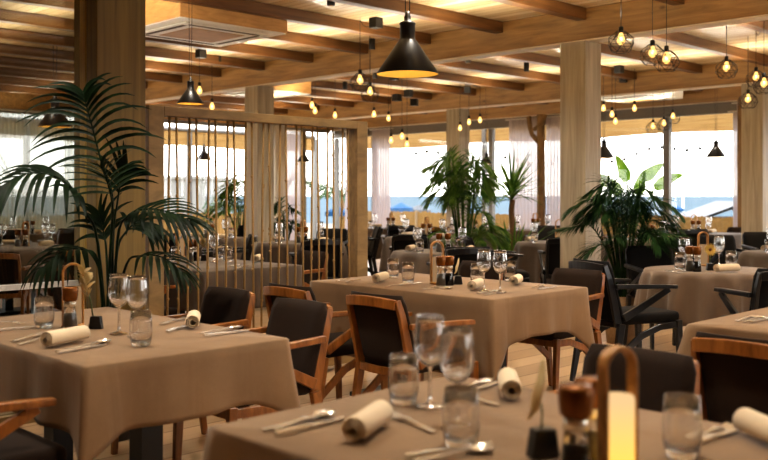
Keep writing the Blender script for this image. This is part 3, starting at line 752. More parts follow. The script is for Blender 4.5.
def mk_petal():
    """narrow curled dried bloom"""
    t = thing('dried_flower', 'x', 'flower'); m = MB(); m.tube([(0, 0, 0), (.004, 0, .03), (0, 0, .05)], .0016, 6); m.build('stem', 'stalk_green', t)
    m = MB(); pts = [(-.022, .012), (-.012, .03), (-.008, .055), (.0, .075), (.004, .098), (.006, .11)]; ws = [.006, .013, .018, .015, .010, .003]
    vs = []; fs = []
    side = Vector((1, -1, 0)).normalized()
    for (x, z), w in zip(pts, ws):
        for s in (-1, 0, 1): c = side * (x + s * w / 2) + VIEW * (.004 * (1 - abs(s)) + .012 * math.sin(z * 40)); vs.append((c.x, c.y, z + .012))
    for i in range(len(pts) - 1):
        a = 3 * i; fs += [(a, a + 1, a + 4, a + 3), (a + 1, a + 2, a + 5, a + 4)]
    m.add(vs, fs, True); m.build('flower_head', 'petal_pale', t); return t
petal = Maker(mk_petal)

# ================================================================ THE BIG TABLES
T1 = (1.415, 2.24, 2.77, 4.16); T2 = (3.84, 4.74, 3.03, 4.5); T3 = (1.258, 2.14, .48, 1.84); T4 = (3.7, 4.58, .55, 1.86); T11 = (3.76, 4.66, 5.58, 6.98)
table_rect(*T1, 'dark pedestal table under the cloth beside the kentia palm')
cloth_rect(*T1, .23, .33, 'taupe_cloth', 'taupe tablecloth with a hanging corner on the table beside the kentia palm', 1)
table_rect(*T2, 'dark pedestal table under the long cloth beneath the large cone pendant')
cloth_rect(*T2, .24, .44, 'taupe_cloth', 'taupe tablecloth on the long table beneath the large cone pendant', 2, .012, ('x0',))
table_rect(*T3, 'dark pedestal table under the cloth carrying the glowing lantern')
cloth_rect(*T3, .235, .36, 'taupe_cloth', 'taupe tablecloth under the glowing lantern and blurred wine glasses', 3)
table_rect(*T4, 'dark pedestal table cut off by the frame behind the wood-railed chair')
cloth_rect(*T4, .10, .2, 'taupe_cloth', 'pale taupe tablecloth behind the wood-railed chair back', 4)
table_rect(*T11, 'dark pedestal table standing behind the rod screen')
cloth_rect(*T11, .30, .42, 'grey_cloth', 'grey-brown tablecloth on the table behind the rod screen', 5)

# wooden chairs (local +x is where the sitter looks)
wood_chair('oak armchair with dark seat tucked under the long table, full wooden back frame showing', (3.56, 3.30, 0), 0)
wood_chair('oak armchair facing the long table, half hidden behind another chair', (3.53, 3.95, 0), 0)
wood_chair('oak armchair turned to the kentia table, its arm before the hanging cloth', (2.46, 3.33, 0), PI)
wood_chair('oak armchair at the far end of the kentia table before the rods', (2.54, 4.02, 0), PI)
wood_chair('oak armchair cut by the frame, only arm and dark seat showing by the kentia table', (1.17, 3.07, 0), 0)
wood_chair('oak armchair with its dark back rising behind the glowing lantern', (2.34, 1.50, 0), PI)
wood_chair('oak armchair with dark back panel under a wide wooden top rail, cropped by the frame', (3.48, 1.38, 0), 0)
wood_chair('oak armchair at the long table in front of the pale square column', (4.93, 3.42, 0), PI)
wood_chair('oak armchair with rounded dark back seen behind the two wine glasses', (5.02, 4.32, 0), PI)
wood_chair('oak armchair seen through the rods at the screened table, brown back turned in', (4.98, 6.2, 0), PI)
wood_chair('oak armchair at the screened table close to the screen post', (3.46, 6.0, 0), 0)
wood_chair('oak armchair at the screened table further along, behind the palm leaves', (3.46, 6.62, 0), 0)

# ---------------------------------------------------------------- round tables and the rest of the room
T5c = at(712, 6.76); table_round(T5c, .48, .36, 'pleated_cloth', 'round dark pedestal table under the flowered setting', 'pleated taupe cloth on the round table with the yellow flower', 11, 16)
T6c = at(798, 8.8); table_round(T6c, .5, .4, 'grey_cloth', 'round pedestal table cut by the frame behind the flower table', 'grey cloth on the round table cut by the frame', 12)
T7c = at(440, 8.95); table_round(T7c, .46, .42, 'grey_cloth', 'round pedestal table behind the long table, by the black chair back', 'grey pleated cloth on the round table just past the long table', 13)
T8c = at(424, 12.0); table_round(T8c, .5, .45, 'grey_cloth', 'second round pedestal table in the row towards the sea', 'grey pleated cloth on the second round table towards the sea', 14)
T9c = at(389, 15.2); table_round(T9c, .5, .48, 'grey_cloth', 'round pedestal table by the sheer curtain at the sea facade', 'grey pleated cloth on the round table by the sheer curtain', 15)
T10c = at(556, 10.7); table_round(T10c, .45, .52, 'grey_cloth', 'round pedestal table half hidden by the pale square column', 'long grey pleated cloth on the table half hidden by the square column', 16)
T13c = at(300, 10.7); table_round(T13c, .5, .5, 'grey_cloth', 'round pedestal table seen through the middle of the rod screen', 'dark grey cloth on the round table seen through the rods', 17)
T14c = at(208, 11.8); table_round(T14c, .5, .5, 'grey_cloth', 'round pedestal table behind the rods near the garden windows', 'grey cloth on the round table near the garden windows', 18)
T15c = at(22, 9.9); table_rect(T15c.x - .45, T15c.x + .45, T15c.y - .7, T15c.y + .7, 'dark table seen through the glazed wall under a pale cloth')
cloth_rect(T15c.x - .45, T15c.x + .45, T15c.y - .7, T15c.y + .7, .4, .5, 'grey_cloth', 'grey tablecloth on the table seen through the glazed wall', 19)
T16c = at(30, 13.2); table_round(T16c, .55, .45, 'grey_cloth', 'round table at the back of the glazed-off room', 'pale grey cloth on the round table at the back of the glazed-off room', 20)
T17c = at(692, 13.4); table_rect(T17c.x - .45, T17c.x + .45, T17c.y - .75, T17c.y + .75, 'dark table by the facade overlooking the beach hut')
cloth_rect(T17c.x - .45, T17c.x + .45, T17c.y - .75, T17c.y + .75, .35, .45, 'grey_cloth', 'grey tablecloth by the facade overlooking the beach hut', 21)
T18c = at(533, 14.6); table_round(T18c, .5, .45, 'grey_cloth', 'round table by the log post', 'grey cloth on the round table by the log post', 22)
T19c = at(470, 13.6); table_round(T19c, .5, .45, 'grey_cloth', 'round table behind the bushy palms', 'grey cloth on the round table behind the bushy palms', 23)
T20c = at(645, 11.4); table_round(T20c, .5, .45, 'grey_cloth', 'round table behind the arching palm by the column', 'grey cloth on the round table behind the arching palm', 24)

RIGHT = -PI / 4            # looking along the picture to the east
def face(c, target): return math.atan2(target.y - c.y, target.x - c.x)
def bch(px, D, target=None, rz=None, label='', mk=black_chair, group=None):
    c = at(px, D); return mk(label, (c.x, c.y, 0), rz if rz is not None else face(c, target), group, 1.07 if mk is black_chair else None)
def wood_seat(x, y, rz, label): return wood_chair(label, (x, y, 0), rz)
bch(631, 6.36, rz=-PI / 4 + .42, label='black armchair in profile with grey-brown seat beside the flower table')
bch(665, 7.60, T5c, label='black armchair behind the flower table, in front of the palm pot')
bch(666, 10.0, T20c, label='black armchair further back past the flower table lantern')
bch(765, 5.85, T5c, label='black armchair cut by the frame, its arm pointing at the flower table')
bch(733, 9.75, rz=-PI * .7, label='black chair back behind the flower table, before the paired column')
bch(772, 10.6, rz=-PI * .75, label='black chair back at the frame edge behind the cut round table')
bch(459, 8.15, T7c, label='wide black chair back just behind the long table lantern')
bch(413, 10.6, T8c, label='black chair back at the second round table towards the sea')
bch(399, 13.7, T9c, label='small black chair back before the curtain-side round table')
bch(563, 9.9, T10c, label='black armchair half hidden by the pale square column')
bch(502, 9.65, rz=-PI / 4, label='black armchair in profile before the bushy palm planter')
bch(548, 12.2, T10c, label='black chair behind the long-cloth round table')
bch(545, 13.6, T18c, label='black chair at the log post table')
bch(563, 15.3, T18c, label='black chair behind the column at the log post table')
bch(316, 9.6, T13c, label='black chair back behind the rods, before the screened round table')
bch(325, 11.7, T13c, label='black chair behind the screened round table')
bch(219, 10.1, rz=PI * .75 + .2, label='black chair seen through the rods beside the planter box')
bch(174, 10.9, T14c, label='black chair through the rods at the garden-window table')
bch(243, 13.0, T14c, label='black chair by the garden plants behind the rods')
bch(353, 12.7, rz=PI * .8, label='black chair through the last rods by the screen post')
bch(684, 12.2, rz=PI / 4, label='black chair facing the facade table, behind the flower lantern')
bch(2, 8.3, T15c, label='oak armchair through the glazed wall, wooden arm towards the pale table', mk=wood_chair)
bch(66, 8.75, T15c, label='oak armchair through the glazed wall behind the palm leaves', mk=wood_chair)
bch(8, 11.9, T16c, label='black chair at the back of the glazed-off room', mk=black_chair)
bch(62, 12.4, T16c, label='black chair beside the round table behind the glazed wall', mk=black_chair)
wood_seat(13.52, 6.12, PI, 'oak chair at the facade table before the wooden post')
wood_seat(12.65, 7.62, -PI / 2, 'oak chair at the other end of the facade table')
bch(440, 14.6, rz=PI / 4, label='oak chair near the bright sea facade between round tables', mk=wood_chair)
bch(332, 13.3, rz=PI * .6, label='oak chair by the garden corner behind the rods', mk=wood_chair)

# ================================================================ TABLE SETTINGS
def on(px, py, z=.75): return at(px, dz(py, z), TZ)
def dirpx(a, b):
    p, q = on(*a), on(*b); return math.atan2(q.y - p.y, q.x - p.x)
def cut(mk, a, b, label, group=None, z=0.0):
    p, q = on(*a), on(*b); c = (p + q) / 2; c.z = TZ + z; return mk(label, c, math.atan2(q.y - p.y, q.x - p.x), group)
# --- table beside the kentia palm
W = 'on the kentia table'
wine('tall wine glass ' + W + ', beside the palm stems', on(119, 334)); wine('tall wine glass ' + W + ', before the dark chair', on(137, 337))
tumbler('stemless tumbler ' + W + ' in front of the two wine glasses', on(141, 346)); tumbler('stemless tumbler ' + W + ' beside the lantern mill', on(44, 328))
lantern('unlit arched wooden lantern ' + W, on(73, 327), -PI / 4 + .3)
salt('spice mill with pale filling ' + W, on(70, 331.5)); vase('black bud vase block ' + W, on(96, 329), -PI / 4)
dried('pale feathery dried flower in the vase ' + W, on(93, 329) + Vector((0, 0, .05)), -PI / 4, scale=1.6)
cut(napkin, (38, 350), (89, 340), 'rolled linen napkin lying long ' + W); cut(napkin, (195, 322), (192, 332), 'rolled linen napkin end-on ' + W + ' by the dark chair')
cut(knife, (52, 355), (110, 345), 'steel knife beside the long napkin ' + W); cut(spoon, (60, 352.5), (118, 341), 'steel spoon beside the long napkin ' + W)
cut(fork, (8, 344), (50, 334), 'steel fork behind the long napkin ' + W); cut(fork, (16, 346.5), (58, 337), 'second steel fork along the long napkin ' + W)
cut(knife, (-6, 332), (36, 328), 'steel knife by the single tumbler ' + W); cut(fork, (-8, 324), (22, 325), 'steel fork by the single tumbler ' + W)
cut(fork, (158, 326), (188, 319), 'brass-lit fork past the wine glasses ' + W); cut(knife, (168, 333), (190, 326), 'steel knife against the end-on napkin ' + W)
cut(spoon, (202, 334), (240, 329), 'steel spoon near the edge ' + W); cut(knife, (205, 337), (247, 331.5), 'steel knife near the cloth edge ' + W)
# --- long table
W = 'on the long table'
wine('wine glass ' + W + ', first of the standing pair', on(484, 291)); wine('wine glass ' + W + ' close to the corner, second of the pair', on(500, 292.3))
tumbler('tumbler ' + W + ' before the wine pair', on(477, 284.5)); tumbler('tumbler ' + W + ' behind the corner wine glass', on(510, 281))
tumbler('stemless tumbler ' + W + ' by the far napkin', on(393, 278)); tumbler('stemless tumbler ' + W + ' between napkin and lantern', on(408, 283))
lantern('arched wooden lantern ' + W, on(437, 284), -PI / 4 + .35); salt('spice mill with pale filling ' + W, on(441, 286)); pepper('spice mill with orange cap ' + W, on(449, 285.5))
vase('black bud vase block ' + W, on(458, 284.5), -PI / 4); petal('curled dried bloom in the vase ' + W, on(458, 284.5) + Vector((0, 0, .04)), 0)
cut(napkin, (367, 286), (392, 279), 'rolled linen napkin at the far place ' + W); cut(napkin, (464, 294), (486, 286), 'rolled linen napkin before the tumblers ' + W); cut(napkin, (510, 288), (521, 282), 'rolled linen napkin behind the wine glasses ' + W)
cut(fork, (330, 283.5), (355, 278), 'steel fork at the far corner ' + W); cut(knife, (340, 284.5), (366, 279), 'steel knife at the far corner ' + W)
cut(knife, (395, 287), (425, 283), 'steel knife by the far napkin ' + W); cut(spoon, (380, 288), (412, 284.5), 'steel spoon by the far napkin ' + W)
cut(fork, (420, 291), (446, 287), 'steel fork before the lantern ' + W); cut(spoon, (427, 292), (455, 288.5), 'steel spoon before the lantern ' + W)
cut(knife, (470, 296), (505, 290), 'steel knife below the wine glasses ' + W); cut(fork, (478, 297), (510, 292), 'steel fork below the wine glasses ' + W)
cut(fork, (528, 290), (548, 285), 'steel fork near the pale corner ' + W); cut(knife, (535, 291), (560, 287), 'steel knife near the pale corner ' + W)
# --- lantern table (closest)
W = 'on the lantern table'
wine('blurred wine glass ' + W + ', further from the tumbler', on(430, 407)); wine('blurred wine glass ' + W + ', behind the front tumbler', on(457, 428))
tumbler('blurred tumbler ' + W + ' behind the first wine glass', on(429, 409.5) + Vector((.0, .09, 0))); tumbler('blurred tumbler ' + W + ' at the foot of the wine glasses', on(461, 447))
tumbler('large clear tumbler ' + W + ' beside the lantern', on(682, 457)); lantern_lit('glowing arched wooden lantern ' + W, at(618, 1.79, TZ), -PI / 4 + .5, scale=.96)
pepper('dark spice mill with copper cap ' + W, at(576, 1.74, TZ), scale=1.06); salt('pale spice mill half hidden by the lantern arch ' + W, at(590, 1.86, TZ))
vase('black bud vase block ' + W, at(543, 1.93, TZ), -PI / 4 + .3, scale=1.15); petal('curled dried bloom leaning from the vase ' + W, at(541, 1.93, TZ + .05), 0, scale=1.25)
cut(napkin, (350, 447), (382, 424), 'rolled linen napkin with open end showing ' + W); cut(napkin, (507, 384), (513, 407), 'rolled linen napkin behind the bud vase ' + W); cut(napkin, (750, 436), (785, 452), 'rolled linen napkin cut by the frame ' + W)
cut(fork, (260, 433), (329, 417), 'steel fork by the cloth corner ' + W); cut(knife, (272, 438), (346, 419), 'steel knife by the open napkin ' + W); cut(spoon, (266, 435.5), (340, 415), 'steel spoon by the open napkin ' + W, z=.004)
cut(fork, (440, 437), (386, 414), 'single steel fork lying before the wine glasses ' + W)
cut(knife, (412, 459), (484, 447), 'steel knife under the front tumbler ' + W); cut(spoon, (420, 463), (486, 452), 'steel spoon under the front tumbler ' + W)
cut(fork, (452, 394), (493, 381), 'steel fork along the far edge ' + W); cut(knife, (458, 398), (500, 383), 'steel knife along the far edge ' + W)
cut(spoon, (490, 405), (455, 396), 'steel spoon past the wine glasses ' + W)
cut(fork, (684, 444), (735, 427), 'steel fork behind the large tumbler ' + W); cut(knife, (690, 447), (738, 431), 'steel knife behind the large tumbler ' + W)
# --- table behind the wood-railed chair
W = 'on the table behind the wood-railed chair'
cut(fork, (733, 323), (758, 317), 'steel fork ' + W); cut(spoon, (740, 324), (765, 318), 'steel spoon ' + W); cut(knife, (748, 324), (774, 318), 'steel knife ' + W)
# --- flower table
W = 'on the flower table'
wine('wine glass ' + W + ', beside the spice mills', on(684, 269)); wine('wine glass ' + W + ', beside the yellow flower', on(719, 267))
tumbler('tumbler ' + W + ' by the wine glass and mills', on(680, 270)); tumbler('tumbler ' + W + ' near the cut chair', on(731, 268))
lantern('arched wooden lantern ' + W, on(703, 266), -PI / 4 + .2); salt('pale spice mill ' + W, on(689.5, 271)); pepper('dark spice mill ' + W, on(697, 271.8))
vase('black bud vase block ' + W, on(710, 270.5), -PI / 4)
def mk_daisy():
    t = thing('dried_flower', 'x', 'flower'); m = MB(); m.tube([(0, 0, 0), (0, 0, .08)], .003, 6); m.build('stem', 'stalk_green', t)
    m = MB(); side = Vector((1, -1, 0)).normalized(); c = Vector((0, 0, .12)); n = (VIEW + Vector((0, 0, .2))).normalized(); up = n.cross(side).normalized()
    for k in range(20): a = 2 * PI * k / 20; d = side * math.cos(a) + up * math.sin(a); leaflet(m, c + d * .008, d + n * .25, n, .042, .016, .1, 3)
    m.build('flower_head', 'petal_gold', t); m = MB(); m.sphere(c + n * .008, .011, 10, 6); m.build('flower_heart', 'flower_heart', t); return t
daisy = Maker(mk_daisy); daisy('yellow daisy-like dried flower ' + W, on(710, 270.5) + Vector((0, 0, .03)))
cut(napkin, (712, 273), (740, 272), 'rolled linen napkin lying along the edge ' + W)
cut(knife, (664, 271), (683, 274), 'steel knife at the edge ' + W); cut(fork, (668, 269), (688, 272.5), 'steel fork at the edge ' + W)
# --- tables further back: glasses, lantern, mills
def setting(c, where, n=2, lant=True, seed=0, mills=True, rad=.24):
    rnd = random.Random(seed); g = 'glasses ' + where
    for k in range(n):
        a = rnd.uniform(-.4, .4) + k * PI + PI * .75; p = Vector((c.x + rad * math.cos(a), c.y + rad * math.sin(a), TZ)); q = Vector((c.x + rad * 1.25 * math.cos(a + .45), c.y + rad * 1.25 * math.sin(a + .45), TZ))
        wine('wine glass ' + where, p, 0, 'wine ' + g); tumbler('tumbler ' + where, q, 0, 'tumbler ' + g)
        e = Vector((c.x + rad * 1.2 * math.cos(a - .6), c.y + rad * 1.2 * math.sin(a - .6), TZ)); napkin('rolled napkin ' + where, e, a + .9, 'napkins ' + where)
    if lant: lantern('arched wooden lantern ' + where, (c.x + .03, c.y - .02, TZ), rnd.uniform(0, PI))
    if mills: salt('pale spice mill ' + where, (c.x - .07, c.y - .05, TZ)); pepper('dark spice mill ' + where, (c.x - .01, c.y - .11, TZ))
setting(T6c, 'on the cut round table', 2, False, 1); setting(T7c, 'on the round table just past the long table', 2, False, 2)
setting(T8c, 'on the second round table towards the sea', 2, True, 3); setting(T9c, 'on the curtain-side round table', 2, True, 4)
setting(T10c, 'on the long-cloth table by the square column', 2, True, 5, False, .26); setting(T13c, 'on the screened round table', 2, True, 6)
setting(T14c, 'on the garden-window table', 2, True, 7); setting(T15c, 'on the table behind the glazed wall', 2, True, 8)
setting(T16c, 'on the round table behind the glazed wall', 2, False, 9); setting(T17c, 'on the facade table before the beach hut', 2, True, 10)
setting(T18c, 'on the log post table', 2, True, 11); setting(T19c, 'on the table behind the bushy palms', 2, True, 12); setting(T20c, 'on the table behind the arching palm', 2, True, 13)
c11 = Vector(((T11[0] + T11[1]) / 2, (T11[2] + T11[3]) / 2, 0)); W = 'on the table behind the rod screen'
wine('wine glass ' + W + ' by the white-lit tumbler', on(214, 262)); tumbler('tumbler ' + W + ' by the palm leaves', on(176, 262)); tumbler('tumbler ' + W + ' in mid-table', on(221, 259)); tumbler('second tumbler ' + W + ', next to the napkin', on(228, 262))
lantern('arched wooden lantern ' + W, on(180, 258), .2); salt('pale spice mill ' + W, on(190, 262)); pepper('dark spice mill ' + W, on(196, 261)); vase('black bud vase block ' + W, on(204, 261), -PI / 4); dried('pale dried flower in the vase ' + W, on(205, 261) + Vector((0, 0, .045)), 0, scale=1.3)
cut(napkin, (252, 264), (262, 260), 'rolled linen napkin ' + W); cut(knife, (225, 268), (245, 264.5), 'steel knife ' + W); cut(fork, (232, 270), (252, 266), 'steel fork ' + W)

# ================================================================ ROD SCREEN
px0, px1 = 3.06, 4.84; sy = 5.12
sc = thing('room_divider', 'tall dark wooden screen with rows of thin beaded vertical rods', 'screen', ((px0 + px1) / 2, sy, 0)); hw = (px1 - px0) / 2
for s in (-1, 1): m = MB(); m.box(s * hw - .055, s * hw + .055, -.05, .05, 0, 1.86 if s < 0 else 1.86); m.build('post', 'screen_wood', sc, bevel=.004)
m = MB(); m.box(-hw + .056, hw - .056, -.05, .05, 1.80, 1.86); m.build('top_rail', 'screen_wood', sc, bevel=.004)
m = MB(); m.box(-hw + .056, hw - .056, -.05, .05, .04, .12); m.build('bottom_rail', 'screen_wood', sc, bevel=.004)
n = 13
for k in range(24):
    x = -hw + .112 + k * .0748; dx = .013 if k % 2 == 0 else -.013
    if x > hw - .08: continue
    rr = random.Random(k); m = MB(); m.tube([(x - dx * .4, 0, .1), (x, rr.uniform(-.004, .004), .9), (x + dx, 0, 1.805)], .0075, 6)
    for j in range(5): z = rr.uniform(.3, 1.6); m.sphere((x + dx * (z - .6), 0, z), .0105, 8, 6)
    m.build('rod', 'rope', sc)

# ================================================================ CEILING FITTINGS
def aircon(x0, y0, sx, sy_, z0, label, box=True):
    t = thing('ceiling_air_conditioner', label, 'air conditioner', (x0 + sx / 2, y0 + sy_ / 2, z0)); hx, hy = sx / 2, sy_ / 2; top = 2.983 - z0
    m = MB(); m.box(-hx, hx, -hy, hy, .012, top + .11); m.build('housing', 'box_wood' if box else 'white_plastic', t, bevel=.004)
    m = MB(); m.box(-hx + .01, hx - .01, -hy + .01, hy - .01, .004, .0115); m.build('underside', 'white_plastic', t)
    m = MB(); m.box(-hx * .78, hx * .78, -hy * .78, hy * .78, -.012, .0035); m.build('cover_panel', 'white_plastic', t, bevel=.006)
    g = .62
    m = MB()
    for (a, b, c_, d) in ((-.66, .66, -.72, -.64), (-.66, .66, .64, .72), (-.72, -.64, -.6, .6), (.64, .72, -.6, .6)): m.box(hx * a, hx * b, hy * c_, hy * d, -.0135, -.0125)
    m.build('air_slot', 'vent_dark', t)
    m = MB(); m.box(-hx * .5, hx * .5, -hy * .5, hy * .5, -.016, -.0125); m.build('grille', 'box_wood', t)
    return t
aircon(4.43, 6.95, 1.2, 1.12, 2.852, 'wood-boxed ceiling air conditioner above the rod screen')
aircon(8.3, 10.9, 1.0, 1.0, 2.86, 'wood-boxed ceiling air conditioner past the second column beam')
aircon(12.7, 7.0, 1.05, 1.05, 2.83, 'white ceiling air conditioner near the sea facade', False)
def mk_cone():
    t = thing('cone_pendant', 'x', 'lamp')
    m = MB(); m.lathe([(.188, 0), (.19, .005), (.056, .205), (.047, .215), (.047, .30), (.050, .302), (.050, .312), (.040, .32), (.02, .322), (.022, .35), (.016, .36), (.014, .385), (.001, .386)], 40); m.build('shade', 'black_metal', t)
    m = MB(); m.lathe([(.1865, .003), (.054, .20), (.044, .205), (.001, .205)], 40); m.build('inner_shade', 'shade_inner', t)
    m = MB(); m.sphere((0, 0, .085), .03, 12, 8); m.build('bulb', 'bulb_glow', t)
    for s in (-1, 1): m = MB(); m.tube([(s * .012, 0, .375), (s * .024, 0, 1.0)], .0034, 6); m.build('cord', 'black_metal', t)
    return t
cone = Maker(mk_cone)
def pend(px, py, D, label, dia=.38):
    c = atpx(px, py, D); o = cone(label, c, -PI / 4, scale=dia / .38); need = (3.097 - c.z) / (dia / .38)
    for ch in o.children:
        if ch.name.startswith('cord'):
            me = ch.data.copy(); ch.data = me
            for v in me.vertices:
                if v.co.z > .5: v.co.z = need
    return o
pend(407.5, 74.5, 5.6, 'large black cone pendant hanging over the long table')
pend(190.5, 104, 7.9, 'smaller black cone pendant hanging behind the screen top', .235)
pend(55, 127, 10.4, 'black cone pendant seen through the glazed wall')
pend(204, 160, 19, 'small cone pendant over the terrace seen through the first rods', .33)
pend(303.5, 162, 19.5, 'small cone pendant over the terrace seen through the later rods', .3)
pend(486.5, 164, 19, 'small cone pendant over the terrace above the bushy palms', .27) if False else None
# ---- filament bulb pendants
def mk_bulb(cage):
    def fn():
        t = thing('bulb_pendant', 'x', 'lamp')
        m = MB(); m.lathe([(.001, .085), (.014, .085), (.019, .08), (.019, .04), (.015, .035), (.001, .035)], 14); m.build('socket', 'black_metal', t)
        m = MB(); m.lathe([(.012, .036), (.02, .018), (.032, -.012), (.034, -.03), (.026, -.052), (.012, -.063), (.001, -.065)], 16); m.build('bulb', 'bulb_glass', t)
        m = MB(); m.sphere((0, 0, -.018), .012, 10, 8, 1.6); m.build('filament', 'filament', t)
        m = MB(); m.tube([(0, 0, .08), (0, 0, 1.0)], .003, 6); m.build('cord', 'black_metal', t)
        if cage:
            m = MB(); rings = [(.03, .05, 6, 0), (.098, -.005, 6, .5), (.108, -.065, 6, 0), (.07, -.125, 6, .5)]
            P = [[(r * math.cos(2 * PI * (k + o) / n), r * math.sin(2 * PI * (k + o) / n), z) for k in range(n)] for (r, z, n, o) in rings]
            for a, ring in enumerate(P):
                for k in range(6):
                    if a: m.tube([ring[k], ring[(k + 1) % 6]], .0022, 5)
                    if a < 3:
                        nx = P[a + 1]; o = rings[a][3]; j = k if o == 0 else k
                        k2 = (k - 1) % 6 if o == 0 else (k + 1) % 6
                        m.tube([ring[k], nx[k]], .0022, 5); m.tube([ring[k], nx[k2]], .0022, 5)
            m.build('wire_cage', 'black_metal', t)
        return t
    return Maker(fn)
caged = mk_bulb(True); bare = mk_bulb(False)
def bulb(px, py, D, label, mk=bare, top=ZC - .003, canopy=None):
    c = atpx(px, py, D); o = mk(label, c, random.uniform(0, 1)); c.z = c.z
    for ch in o.children:
        if ch.name.startswith('cord'):
            me = ch.data.copy(); ch.data = me
            for v in me.vertices:
                if v.co.z > .5: v.co.z = top - c.z
            if canopy:
                q = at(*canopy, top) - c; mb = MB(); mb.box(q.x - .05, q.x + .05, q.y - .05, q.y + .05, top - c.z - .1, top - c.z)
                d = q.copy(); d.z = 0
                pts = [Vector((0, 0, top - c.z - .03)), d * .3 + Vector((0, 0, top - c.z - .09)), d * .7 + Vector((0, 0, top - c.z - .08)), d + Vector((0, 0, top - c.z - .05))]
                mb.tube(bez(pts, 8), .003, 5); ob = mb.build('ceiling_rose', 'spot_black', o); ob.rotation_euler = (0, 0, -o.rotation_euler[2])
                ob.location = (0, 0, 0)
    return o
bulb(621, 37, 7.5, 'caged filament bulb in front of the big beam, closest to the square column', caged)
bulb(652.5, 50, 7.9, 'caged filament bulb, middle one before the big beam', caged); bulb(666.5, 56, 7.7, 'caged filament bulb hanging lowest before the big beam', caged)
bulb(726.5, 65, 9.0, 'single caged filament bulb on a short cord under the white-lit ceiling bay', caged)
bulb(756, 75, 10.0, 'caged filament bulb, upper one of the edge cluster', caged, canopy=(763, 9.5)); bulb(764, 81, 9.3, 'caged filament bulb, cut off in the edge cluster', caged); bulb(748, 97, 10.4, 'caged filament bulb, lowest of the edge cluster', caged)
bulb(360, 78, 9.3, 'caged filament bulb, upper one beside the large cone pendant', caged, canopy=(376, 9.35)); bulb(370, 90, 10.2, 'caged filament bulb, lower one beside the large cone pendant', caged)
for (px, py, D, lb, cn) in ((612, 113, 12.9, 'bare bulb past the square column, first of the far cluster', (619, 12.8)), (634.5, 107, 13.1, 'bare bulb past the square column, highest of the far cluster', None),
    (615.5, 120, 13.6, 'bare bulb just below the first of the far cluster', None), (603.5, 107, 13.3, 'bare bulb touching the edge of the square column', None),
    (199.5, 89, 11.3, 'bare bulb right behind the smaller cone pendant cord', (201, 11.4)), (212, 105, 12.0, 'bare bulb dangling over the screen rail by the smaller cone pendant', None),
    (312, 104, 12.6, 'bare bulb by the far air conditioner, upper of two', None), (315, 109.5, 12.9, 'bare bulb by the far air conditioner, lower of two', None),
    (335, 114, 13.6, 'bare bulb over the middle of the screen rail', (344, 12.8)), (374, 113, 13.4, 'bare bulb beyond the screen post', None), (388.5, 117, 13.9, 'bare bulb before the sheer curtain top', None),
    (460, 127, 14.9, 'bare bulb before the far square column', (469, 14.2)), (469, 121, 14.7, 'bare bulb between the far column faces', None), (480, 119, 14.6, 'bare bulb just past the far column', None)):
    bulb(px, py, D, lb, bare, canopy=cn)
for (px, py, D, lb) in ((653, 125, 13.7, 'small caged bulb before the awning, first of three'), (664, 122, 13.9, 'small caged bulb before the awning, middle of three'), (673, 115, 13.6, 'small caged bulb before the awning, highest of three'),
    (391, 139, 13.5, 'small caged bulb by the curtain edge, lower of the trio'), (402, 135, 13.4, 'small caged bulb by the curtain edge, upper of the trio'), (407, 143, 13.7, 'small caged bulb by the curtain edge, lowest of the trio')):
    bulb(px, py, D, lb, caged if px > 600 else bare)
def spot(px, py, D, label, h=.11):
    c = at(px, D); z1 = ZC - .003; m = MB(); m.lathe([(.001, 0), (.034, 0), (.036, .004), (.036, h), (.001, h)], 18)
    t = thing('ceiling_spotlight', label, 'spotlight', (c.x, c.y, z1 - h)); m.build('housing', 'spot_black', t)
    m = MB(); m.lathe([(.001, -.001), (.026, -.001), (.026, -.0005), (.001, -.0005)], 14); m.build('lens', 'candle_dim', t)
spot(331, 5, 8.15, 'black cylinder ceiling spotlight above the screen', .12); spot(372, 45, 10.6, 'black cylinder ceiling spotlight behind the caged bulbs', .12)
spot(526.5, 69, 12.5, 'black cylinder ceiling spotlight beside the square column', .12); spot(468, 62, 12.1, 'short black ceiling spotlight before the second beam', .06)
spot(375, 78, 13.4, 'black ceiling spotlight under the cone pendant rim', .1); spot(345, 87, 14.6, 'black ceiling spotlight far above the screen post', .12)
# festoon string on the terrace
t = thing('festoon_string', 'string of small dark festoon bulbs across the terrace opening', 'string lights')
p0, p1 = at(416, 19, 2.2), at(700, 17.4, 2.3); pts = [p0.lerp(p1, k / 24) + Vector((0, 0, -.25 * math.sin(PI * k / 24) + .08 * math.sin(k))) for k in range(25)]
m = MB(); m.tube(pts, .005, 5); m.build('cable', 'black_metal', t)
for k in range(0, 25, 1): m = MB(); m.sphere(pts[k] - Vector((0, 0, .045)), .035, 8, 6); m.build('bulb', 'dark_base', t)
# far cone pendants on the terrace hang from a pergola beam
for (px, py, D, lb, d) in ((486.5, 164, 15.4, 'small cone pendant above the bushy palms', .22), (716, 157, 13.6, 'small black cone pendant near the sea window by the curtain', .28), (604, 158, 15.0, 'small black cone pendant half hidden by the square column', .34)):
    pend(px, py, D, lb, d)

